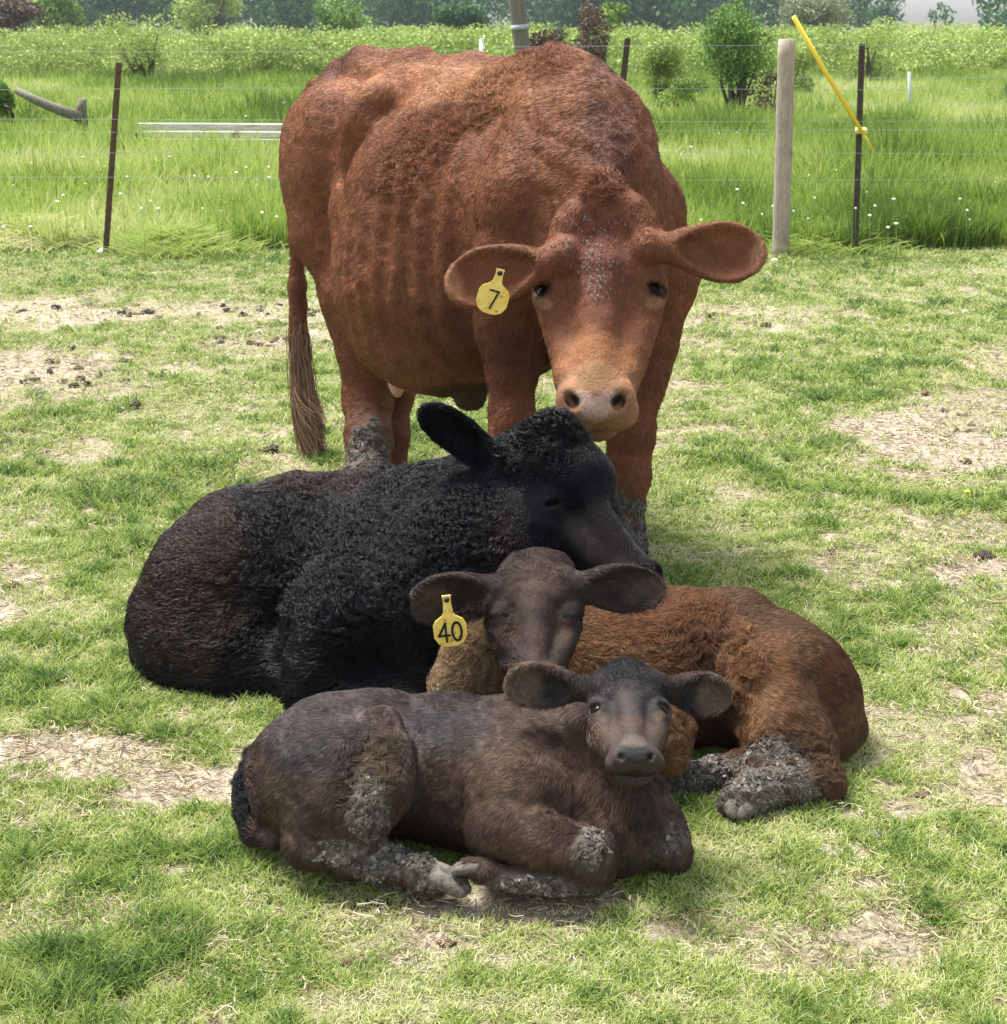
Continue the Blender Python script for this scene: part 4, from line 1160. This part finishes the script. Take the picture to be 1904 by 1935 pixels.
# ------------------------------------------------------------------ the black yearling
def make_black():
    A = Animal("black_yearling", (-0.82, 2.5, -0.02), (0.36, 4.0, 0.66), .0055)
    A.E((466, 1130, 3.36), (.225, .20, .205), 0, k=.06)                                    # rump
    A.E((418, 1190, 3.28), (.175, .15, .16), 10, k=.08)
    A.E((380, 1225, 3.30), (.125, .13, .13), 0, k=.06)
    A.E((640, 1095, 3.38), (.30, .185, .18), 0, k=.10)                                     # barrel
    A.E((760, 1110, 3.24), (.22, .17, .18), -15, k=.08)
    A.chain([(430, 985, 3.45, 45), (560, 944, 3.45, 32), (700, 952, 3.42, 40), (840, 950, 3.3, 50)], k=.08)
    A.E((690, 1180, 3.12), (.15, .09, .13), 0, k=.05)                                     # shoulder
    A.chain([(640, 1200, 3.06, 80), (600, 1260, 3.04, 62), (590, 1300, 3.03, 52)], k=.05)
    A.chain([(590, 1300, 3.02, 56), (700, 1320, 3.0, 48), (820, 1330, 2.98, 42)], k=.04)
    A.chain([(372, 1255, 3.2, 66), (440, 1270, 3.16, 62), (530, 1280, 3.14, 50)], k=.10)
    A.E((860, 1120, 3.1), (.14, .15, .19), -20, k=.08)                                    # chest
    A.chain([(800, 1000, 3.26, 105), (900, 980, 3.2, 95), (985, 930, 3.18, 78)], k=.08)   # neck
    A.chain([(860, 1090, 3.16, 120), (940, 1050, 3.1, 95), (1000, 1010, 3.10, 60)], k=.08)
    A.headframe((1056, 838, 3.20), (1238, 1096, 2.98), (.60, .76, .18), .415)
    std_head(A, wid=1.13, eyes='closed', mz=1.1, pollw=.9, ez=.60, dome=.8, sides=(-1,), er=.066, ck=1.1, ex=.186)
    A.he((0, -.130, .76), (.20, .165, .18), .06)
    A.he((.05, -.085, .70), (.19, .145, .20), .07)
    A.chain([(890, 950, 3.2, 52), (970, 892, 3.2, 40), (1030, 868, 3.2, 38)], k=.06)
    A.ear((955, 890, 3.13), (794, 768, 3.14), .088, (.45, -.75, -.5), .008, .026, .034)
    A.ear((1120, 850, 3.34), (1160, 850, 3.46), .07, (0, -1, 0), .008, .02, .02)
    A.chain([(545, 1040, 3.17, 4), (548, 1150, 3.08, 7), (528, 1250, 3.04, 8), (520, 1320, 3.0, 8)], k=.035, mode='-')
    A.chain([(1010, 824, 3.2, 20), (1045, 815, 3.21, 22), (1080, 822, 3.22, 20)], k=.03)
    base = (0.0030, 0.0035, 0.0055)
    A.paint((330, 1120, 3.15), (.15, .25, .14), (0.022, 0.011, 0.007), 0.9, .45)
    A.paint((380, 1000, 3.3), (.10, .2, .07), (0.028, 0.015, 0.011), 0.8, .45)
    A.paint((600, 905, 3.4), (.15, .15, .03), (0.03, 0.018, 0.015), 0.8, .3)
    A.paint((960, 1020, 2.95), (.05, .1, .12), (0.010, 0.006, 0.006), 0.8, .3)
    A.paint(A.hp(-.19, -.15, .645), (.030, .04, .012), (0.024, 0.024, 0.028), 0.8, .1); A.paint(A.hp(-.19, -.16, .56), (.030, .04, .009), (0.020, 0.018, 0.018), 0.8, .1)  # highlights on the closed lids, painted into the coat colour
    A.paint(A.hp(0, -.1, .25), (.12, .12, .09), (0.011, 0.009, 0.010), 0.9, .2)
    def relief(V):
        far_ = np.clip(np.linalg.norm(V - A.hp(0, -.15, .4), axis=1) / .08 - 2.2, 0, 1)
        return (fbm(V, 9, 70, 3) - .5) * .022 * far_
    o = A.finish(M_skin_b, base, 2, .003, on_ground(600, 1240), relief)
    A.lenmap((700, 1020, 3.2), (.30, .3, .22), 1.3, .8, .0)
    A.lenmap((820, 1050, 3.1), (.17, .3, .2), 1.15, .8, .0)
    A.lenmap((1020, 825, 3.2), (.10, .2, .06), 1.25, 1.0, .1)
    A.lenmap(A.hp(0, -.15, .45), .185, .30)
    A.lenmap((870, 830, 3.14), (.11, .1, .08), .4)
    A.lenmap((400, 1100, 3.2), (.20, .3, .25), 1.3, .3, .1)
    fl = np.array((-.8, .2, -.5)); hm = np.array(A.HM @ Vector((0, 0, -1))); hc_ = A.hp(0, -.2, .4)
    def flow(P):
        w = np.clip(1.3 - np.linalg.norm(P - hc_, axis=1) / .22, 0, 1)[:, None]
        return fl * (1 - w) + hm * w
    if FUR: A.coat(int(190000 * FUR), .0125, flow, M_bhair, .0007, .26, .6, 4, cell=.013, pull=.6)
    tag(o, "large black yearling lying down with one big upright ear, below the cow's muzzle", "yearling", "cattle resting in the pasture")
    return A

# ------------------------------------------------------------------ the brown calf in the middle
def make_mid():
    A = Animal("brown_calf", (-0.16, 2.2, -0.02), (0.72, 3.25, 0.50), .0036)
    A.E((1180, 1290, 2.90), (.27, .12, .135), -8, k=.06)                                  # barrel
    A.E((1290, 1260, 2.93), (.20, .12, .135), -10, k=.06)
    A.chain([(960, 1230, 2.86, 60), (1100, 1205, 2.94, 50), (1250, 1178, 2.98, 45), (1400, 1170, 2.96, 42), (1490, 1230, 2.94, 45), (1560, 1300, 2.9, 50)], k=.06)
    A.E((1480, 1310, 2.86), (.13, .12, .14), -10, k=.05)                                  # haunch
    A.E((1545, 1345, 2.84), (.065, .09, .10), -10, k=.05)
    A.chain([(1405, 1205, 2.88, 42), (1440, 1290, 2.78, 66), (1480, 1370, 2.72, 66), (1530, 1420, 2.70, 52)], k=.04)   # near thigh
    A.chain([(1510, 1400, 2.70, 50), (1550, 1470, 2.64, 33), (1573, 1492, 2.625, 23)], k=.03)
    A.chain([(1565, 1485, 2.62, 26), (1490, 1480, 2.60, 36), (1440, 1495, 2.585, 37), (1400, 1515, 2.56, 34), (1385, 1530, 2.555, 27)], k=.02)
    A.chain([(1460, 1440, 2.66, 44), (1430, 1455, 2.65, 38)], k=.03)
    A.chain([(1430, 1440, 2.72, 30), (1350, 1470, 2.68, 34), (1290, 1485, 2.66, 36), (1260, 1490, 2.65, 32)], k=.02)   # far leg
    A.chain([(1605, 1330, 2.86, 14), (1612, 1380, 2.82, 18), (1590, 1420, 2.78, 16)], k=.03)                        # tail
    A.E((925, 1275, 2.74), (.06, .08, .10), -60, roll=-18, k=.05)                       # chest
    A.E((885, 1330, 2.70), (.055, .05, .06), -60, k=.05)
    A.chain([(895, 1300, 2.71, 44), (925, 1225, 2.71, 40), (955, 1170, 2.72, 36)], k=.05)
    A.chain([(1255, 1375, 2.66, 34), (1255, 1425, 2.62, 30)], k=.03)                      # folded knee
    A.chain([(1180, 1390, 2.72, 60), (1250, 1395, 2.66, 34)], k=.05)
    A.chain([(930, 1230, 2.76, 64), (985, 1170, 2.74, 50), (1012, 1125, 2.72, 45)], k=.05)
    A.headframe((1015, 1052, 2.68), (1010, 1300, 2.49), (1, -.02, 0), .275)
    std_head(A, wid=1.36, eyes='closed', mz=1.05, pollw=1.5, ez=.55, dome=1, er=.058, ck=1.15, ex=.150)
    e1 = A.ear((940, 1112, 2.66), (771, 1144, 2.64), .084, (-.1, -1, .15), .006, .018, .019)
    e2 = A.ear((1090, 1108, 2.66), (1258, 1114, 2.64), .087, (.1, -1, .1), .006, .018, .019)
    A.chain([(1378, 1250, 2.77, 4), (1385, 1340, 2.74, 7), (1400, 1410, 2.70, 8)], k=.03, mode='-')
    A.chain([(1500, 1360, 2.66, 3), (1540, 1420, 2.63, 4)], k=.02, mode='-')
    base = (0.088, 0.048, 0.026)
    A.paint((1150, 1230, 2.8), (.16, .2, .09), (0.15, 0.078, 0.033), 0.9, .3)
    A.paint((1250, 1160, 2.9), (.12, .12, .04), (0.12, 0.052, 0.022), 0.8, .3)
    A.paint((1330, 1330, 2.8), (.09, .2, .12), (0.062, 0.026, 0.014), 0.8, .35)
    A.paint((1430, 1280, 2.75), (.06, .12, .12), (0.16, 0.080, 0.038), 0.8, .3)
    A.paint((1570, 1260, 2.85), (.07, .12, .06), (0.07, 0.028, 0.014), 0.7, .3)
    A.paint((890, 1250, 2.64), (.10, .16, .15), (0.175, 0.115, 0.064), 0.7, .25)
    A.paint((1258, 1410, 2.62), .045, (0.15, 0.080, 0.036), 0.6, .25)
    # dark head
    A.paint(A.hp(0, -.1, .45), (.10, .065, .16), (0.018, 0.013, 0.012), 0.25, .05)
    A.paint(A.hp(0, -.10, .80), (.092, .085, .09), (0.030, 0.020, 0.017), 0.25, .05)
    A.paint(A.hp(0, -.02, .72), (.045, .05, .07), (0.045, 0.026, 0.019), 0.8, .35)
    A.paint(A.hp(0, -.0, .28), (.028, .05, .045), (0.050, 0.029, 0.023), 0.9, .2)
    for e in (e1, e2):
        L_ = (e[1] - e[0]).length
        A.paint(np.array(e[0] + e[2] * L_ * .5), (L_ * .60, .05, .06), (0.030, 0.021, 0.018), 0.3, .1)
        A.paint(np.array(e[0] + e[2] * L_ * .75 + e[4] * .004), (.035, .03, .024), (0.075, 0.052, 0.04), 0.9, .3)
    for sx in (-1, 1):
        A.paint(A.hp(sx * .17, -.10, .59), (.022, .03, .013), (0.012, 0.009, 0.009), 0.6, .2)
        A.paint(A.hp(sx * .15, -.10, .43), (.02, .03, .035), (0.060, 0.034, 0.022), 0.9, .2)
    A.paint((1440, 1490, 2.58), (.095, .10, .045), 'mud', 0.6, .25)
    A.paint((1395, 1520, 2.55), (.05, .08, .05), 'mud', 0.5, .2)
    A.paint((1465, 1430, 2.63), (.05, .07, .035), 'mud', 0.8, .4)
    A.paint((1310, 1480, 2.66), (.09, .1, .045), 'mud', 0.5, .2)
    cc = np.array(at(900, 1280, 2.70)); kk = np.array(at(1255, 1400, 2.63))
    def relief(V):
        m = np.clip(1.5 - np.linalg.norm(V - cc, axis=1) / .10, 0, 1) + np.clip(1.5 - np.linalg.norm(V - kk, axis=1) / .05, 0, 1) * .7
        return (fbm(V, 16, 66, 3) - .5) * .030 * m + (fbm(V, 13, 67, 3) - .5) * .008
    o = A.finish(M_skin, base, 2, .002, on_ground(1200, 1440), relief)
    A.lenmap((885, 1270, 2.66), (.12, .2, .14), 1.35, 1.0, .3)
    A.lenmap((1262, 1410, 2.63), (.05, .1, .06), 1.4, .9, .3)
    A.lenmap((1200, 1260, 2.8), (.22, .2, .12), 1.15, .3, .1)
    A.lenmap((1340, 1240, 2.8), (.08, .2, .10), 1.5, .9, .1)
    A.lenmap((1480, 1430, 2.65), (.09, .2, .06), 1.6, .6, .1)
    A.lenmap(A.hp(0, -.1, .35), (.09, .12, .12), .35)
    fl = np.array((.8, .2, -.6)); hm = np.array(A.HM @ Vector((0, 0, -1))); hc_ = A.hp(0, -.2, .5)
    def flow(P):
        w = np.clip(1.3 - np.linalg.norm(P - hc_, axis=1) / .15, 0, 1)[:, None]
        return fl * (1 - w) + hm * w
    if FUR: A.coat(int(200000 * FUR), .0105, flow, M_hair, .00042, .35, .55, 5)
    ear_tag(at(851, 1190, 2.612), (-.10, 0, 1), (.05, -1, .15), .056, .034, '40', .032, o, .0036)
    mb_p = at(1395, 1535, 2.545)
    hoof(at(1402, 1526, 2.555), (-.30, -.9, -.10), .060, o)
    tag(o, "lying brown calf with a dark head and yellow ear tag 40", "calf", "cattle resting in the pasture")
    return A

# ------------------------------------------------------------------ the dark calf in front
def make_front():
    A = Animal("dark_calf", (-0.46, 2.0, -0.02), (0.40, 2.85, 0.42), .0031)
    A.E((630, 1450, 2.50), (.125, .115, .115), 5, k=.05)                                  # rump
    A.E((582, 1480, 2.46), (.085, .10, .10), 0, k=.05)
    A.E((830, 1470, 2.52), (.22, .105, .115), 0, k=.06)                                   # barrel
    A.E((960, 1500, 2.46), (.14, .105, .11), -5, k=.06)
    A.chain([(610, 1372, 2.54, 42), (720, 1360, 2.56, 38), (850, 1362, 2.57, 40), (980, 1372, 2.55, 42), (1075, 1385, 2.5, 45)], k=.05)
    # near thigh, stifle, hock, cannon
    A.chain([(720, 1380, 2.44, 44), (740, 1440, 2.38, 40), (725, 1500, 2.34, 44)], k=.035)
    A.E((640, 1490, 2.40), (.10, .06, .085), 0, k=.05)
    A.chain([(640, 1440, 2.42, 78), (620, 1530, 2.36, 66), (585, 1590, 2.335, 36), (572, 1604, 2.33, 26)], k=.035)
    A.chain([(730, 1490, 2.34, 40), (690, 1550, 2.32, 42), (620, 1590, 2.325, 32)], k=.03)
    A.chain([(580, 1608, 2.32, 29), (660, 1622, 2.31, 33), (730, 1636, 2.30, 34), (790, 1652, 2.285, 31), (828, 1670, 2.27, 25)], k=.02)
    # shoulder, folded foreleg
    A.E((980, 1520, 2.36), (.085, .055, .085), 0, k=.045)
    A.chain([(1010, 1440, 2.42, 66), (970, 1520, 2.35, 58), (935, 1575, 2.31, 44)], k=.04)
    A.chain([(945, 1570, 2.31, 46), (1030, 1598, 2.285, 50), (1105, 1622, 2.265, 46), (1118, 1645, 2.26, 40)], k=.03)
    A.chain([(1112, 1660, 2.25, 33), (1040, 1672, 2.25, 23), (960, 1664, 2.255, 20), (915, 1648, 2.26, 20), (890, 1640, 2.262, 19)], k=.012)
    # brisket, neck
    A.E((1150, 1540, 2.40), (.075, .08, .10), 0, k=.05)
    A.chain([(1000, 1400, 2.50, 48), (1090, 1400, 2.46, 50)], k=.06)
    A.chain([(1080, 1430, 2.48, 66), (1130, 1490, 2.44, 70), (1190, 1560, 2.37, 52), (1180, 1610, 2.34, 36)], k=.05)
    A.chain([(1090, 1425, 2.50, 66), (1145, 1385, 2.47, 58), (1170, 1340, 2.46, 50)], k=.05)
    A.chain([(1225, 1500, 2.42, 40), (1250, 1560, 2.40, 38), (1262, 1600, 2.37, 36), (1268, 1618, 2.35, 36)], k=.03)  # far foreleg
    # tail
    A.chain([(520, 1400, 2.58, 14), (484, 1430, 2.57, 15), (467, 1480, 2.52, 17), (468, 1530, 2.47, 19), (486, 1572, 2.42, 20), (520, 1590, 2.39, 16)], k=.008)
    A.headframe((1184, 1250, 2.44), (1204, 1428, 2.225), (1, .13, .03), .245)
    std_head(A, wid=1.18, eyes='open', mz=1.17, pollw=1.3, ez=.545, dome=1, nx=.074, nz=.055, ns=.9, chin=.0, er=.058, ck=1.1, ex=.160, op=.66)
    e1 = A.ear((1098, 1300, 2.41), (958, 1292, 2.42), .074, (-.1, -1, .15), .005, .016, .016)
    e2 = A.ear((1262, 1302, 2.42), (1385, 1318, 2.46), .070, (.2, -1, .15), .005, .016, .016)
    # folds
    A.chain([(770, 1370, 2.44, 4), (778, 1440, 2.39, 5), (770, 1500, 2.36, 8), (780, 1570, 2.34, 14)], k=.022, mode='-')
    A.chain([(870, 1560, 2.34, 8), (890, 1500, 2.37, 4)], k=.03, mode='-')
    A.chain([(655, 1590, 2.28, 2), (700, 1592, 2.28, 4), (760, 1590, 2.29, 9)], k=.015, mode='-')
    base = (0.053, 0.034, 0.025)
    A.paint((620, 1350, 2.5), (.16, .2, .035), (0.052, 0.040, 0.040), 0.9, .25)
    A.paint((850, 1345, 2.55), (.16, .12, .025), (0.045, 0.038, 0.040), 0.9, .3)
    A.paint((590, 1410, 2.42), (.06, .08, .035), (0.04, 0.033, 0.034), 0.8, .3)
    A.paint((720, 1450, 2.34), (.035, .06, .04), (0.085, 0.060, 0.034), 0.8, .4)
    A.paint((1130, 1470, 2.34), (.06, .08, .10), (0.095, 0.058, 0.040), 0.9, .3)
    A.paint((970, 1480, 2.35), (.06, .08, .05), (0.088, 0.054, 0.036), 0.9, .3)
    A.paint((1000, 1590, 2.27), (.07, .08, .025), (0.085, 0.050, 0.033), 0.8, .3)
    A.paint((540, 1500, 2.38), (.03, .08, .05), (0.070, 0.048, 0.031), 0.9, .3)
    A.paint((468, 1500, 2.49), (.030, .10, .09), (0.010, 0.009, 0.011), 0.3, .15)
    A.paint(A.hp(0, -.06, .72), (.075, .08, .085), (0.024, 0.021, 0.023), 0.6, .12)
    A.paint(A.hp(0, -.02, .45), (.03, .05, .05), (0.040, 0.032, 0.033), 0.8, .12)
    A.paint(A.hp(0, -.04, .26), (.034, .05, .016), (0.075, 0.045, 0.032), 0.9, .12)
    A.paint(A.hp(0, -.06, .13), (.05, .05, .03), (0.046, 0.034, 0.028), 0.8, .12)
    A.paint(A.hp(0, -.055, .075), (.025, .034, .016), (0.013, 0.015, 0.017), 0.3, .06)     # grey nose pad
    A.paint(A.hp(0, -.02, .16), (.028, .02, .005), (0.085, 0.065, 0.055), 0.6, .1)
    A.paint(A.hp(0, -.135, .03), (.036, .016, .02), (0.050, 0.034, 0.027), 0.6, .1)
    A.paint(A.hp(0, -.178, .02), (.034, .006, .03), (0.010, 0.008, 0.008), 0.5, .1)
    A.paint(A.hp(0, -.21, .05), (.028, .012, .02), (0.045, 0.036, 0.032), 0.7, .1)
    A.paint(A.hp(0, -.08, .97), (.05, .05, .025), (0.014, 0.013, 0.016), 0.8, .4)
    for sx in (-1, 1):
        A.paint(A.hp(sx * .20, -.08, .54), (.014, .02, .013), (0.014, 0.012, 0.012), 0.8, .2)
        A.paint(A.hp(sx * .19, -.08, .46), (.012, .015, .006), (0.11, 0.08, 0.055), 0.9, .2)
    for e in (e1, e2):
        L_ = (e[1] - e[0]).length
        A.paint(np.array(e[0] + e[2] * L_ * .35 + e[4] * .002), (L_ * .32, .03, .025), (0.018, 0.016, 0.016), 0.7, .2)
        A.paint(np.array(e[0] + e[2] * L_ * .8), (L_ * .28, .03, .04), (0.095, 0.065, 0.048), 0.7, .2)
    A.paint((760, 1635, 2.28), (.09, .06, .036), 'mud', 0.5, .25)
    A.paint((700, 1520, 2.32), (.028, .06, .055), 'mud', 1.6, .5)
    A.paint((650, 1600, 2.30), (.05, .05, .02), 'mud', 0.9, .4)
    A.paint((1125, 1600, 2.235), (.026, .04, .033), 'mud', 1.6, .5)
    A.paint((1020, 1672, 2.24), (.09, .03, .012), 'mud', 1.2, .4)
    A.paint((1275, 1590, 2.33), (.024, .04, .025), 'mud', 1.9, .5)
    nk = np.array(at(1130, 1490, 2.38))
    def relief(V):
        q = (V - nk) / np.array((.075, .12, .11)); m = np.clip(1.3 - np.sqrt((q ** 2).sum(1)), 0, 1)
        far_ = np.clip(np.linalg.norm(V - A.hp(0, -.15, .4), axis=1) / .05 - 2.2, 0, 1)
        return (np.sin((V[:, 0] + .25 * V[:, 2] + (fbm(V, 9, 68, 2) - .5) * .05) * 2 * math.pi / .026) * .0028 * m + (fbm(V, 15, 69, 3) - .5) * .009) * far_
    o = A.finish(M_skin, base, 2, .0016, on_ground(880, 1600), relief)
    A.lenmap((1120, 1500, 2.36), (.08, .12, .12), 1.7, .15, .05)
    A.lenmap((700, 1470, 2.34), (.05, .08, .08), 1.6, .6, .15)
    A.lenmap((480, 1500, 2.48), (.045, .12, .11), 1.3, .8, .1)
    A.lenmap(A.hp(0, -.1, .3), (.06, .10, .12), .33)
    A.lenmap(A.hp(0, -.06, .05), (.035, .05, .03), .08)
    A.lenmap(A.hp(0, -.1, .75), (.09, .10, .06), .5, .6, .0)
    fl0 = np.array((-.55, .1, -.8)); hm = np.array(A.HM @ Vector((0, 0, -1))); hc_ = A.hp(0, -.2, .5)
    def flow(P):
        w = np.clip(1.3 - np.linalg.norm(P - hc_, axis=1) / .125, 0, 1)[:, None]
        return fl0 * (1 - w) + hm * w
    if FUR: A.coat(int(230000 * FUR), .0105, flow, M_hair, .00042, .22, .4, 6)
    for sx in (-1, 1): eyeball(A, sx, o)
    hoof(at(845, 1678, 2.262), (.75, -.45, -.12), .050, o)
    hoof(at(882, 1650, 2.258), (-.9, .0, .02), .032, o)
    tag(o, "smallest calf, dark greyish brown with muddy legs, lying at the very front", "calf", "cattle resting in the pasture")
    return A

M_skin_b = coat_skin("black_skin", 0.85, 0.05)
COW = make_cow(); BLK = make_black(); MID = make_mid(); FRT = make_front()
# ------------------------------------------------------------------ flies on the cow's forehead
def flies(A):
    mb = MB(); mb.ball((0, 0, .0012), (.0028, .0012, .0012), 8, 6); mb.ball((.003, 0, .0012), (.0009,) * 3, 6, 4)
    body = mb.build('fly', plain("fly_body", (.03, .028, .028), .5))
    wg = MB()
    for k in (-1, 1): wg.add([(0.001, k * .0004, .0022), (-.0045, k * .0006, .0026), (-.0050, k * .0030, .0020), (-.001, k * .0024, .0022)], [(0, 1, 2, 3)])
    wo = wg.build('wings', plain("fly_wing", (.13, .105, .09), .7), body)
    wo.parent = body; wo.matrix_parent_inverse = Matrix.Identity(4)
    g = np.random.default_rng(8); V, Nn = A.V, A.N; n = 0
    tgt = []
    for i in range(120):
        t = g.random() ** .8; cx = 1098 + 32 * t + g.normal() * (34 - 14 * t); cy = 395 + 170 * t + g.normal() * 10
        if g.random() < .12: cx, cy = 1137 + g.normal() * 70, 480 + g.normal() * 50
        tgt.append((cx, cy))
    hv = np.linalg.norm(V - A.hp(0, -.05, .6), axis=1) < .34; V, Nn = V[hv], Nn[hv]
    q = V - np.array((0, 0, CAMH)); dep = q[:, 1] * _cp - q[:, 2] * _sp
    sx = CX + q[:, 0] / dep * FPX; sy = CY - (q[:, 1] * _sp + q[:, 2] * _cp) / dep * FPX
    first = True
    for cx, cy in tgt:
        d = (sx - cx) ** 2 + (sy - cy) ** 2; c = np.where(d < 30)[0]
        if not len(c): continue
        k = c[np.argmin(dep[c])]; nn = Vector(Nn[k]).normalized()
        o = body if first else body.copy()
        if not first:
            COL.objects.link(o); w = wo.copy(); COL.objects.link(w); w.parent = o
        first = False
        a = Vector(g.normal(size=3)); a = (a - nn * a.dot(nn)).normalized(); b = nn.cross(a)
        o.rotation_euler = Matrix((a, b, nn)).transposed().to_euler(); o.location = Vector(V[k]) + nn * .003
        s_ = .55 + .4 * g.random(); o.scale = (s_, s_, s_)
        tag(o, "tiny grey fly sitting on the standing cow's forehead", "fly", "flies on the cow's forehead")
flies(COW)

# ------------------------------------------------------------------ the air
if HAZE:
    mb = MB(); mb.box((0, 118, 24.2), (420, 340, 52))
    hz = mb.build('haze', None, smooth=False)
    m = bpy.data.materials.new("haze"); m.use_nodes = True; nt = m.node_tree
    nt.nodes.remove(nt.nodes["Principled BSDF"])
    pv = N(nt, "ShaderNodeVolumePrincipled"); pv.inputs["Color"].default_value = (.72, .82, .95, 1); pv.inputs["Density"].default_value = HAZE
    nt.links.new(pv.outputs[0], nt.nodes["Material Output"].inputs["Volume"])
    hz.data.materials.append(m); tag(hz, kind='stuff')
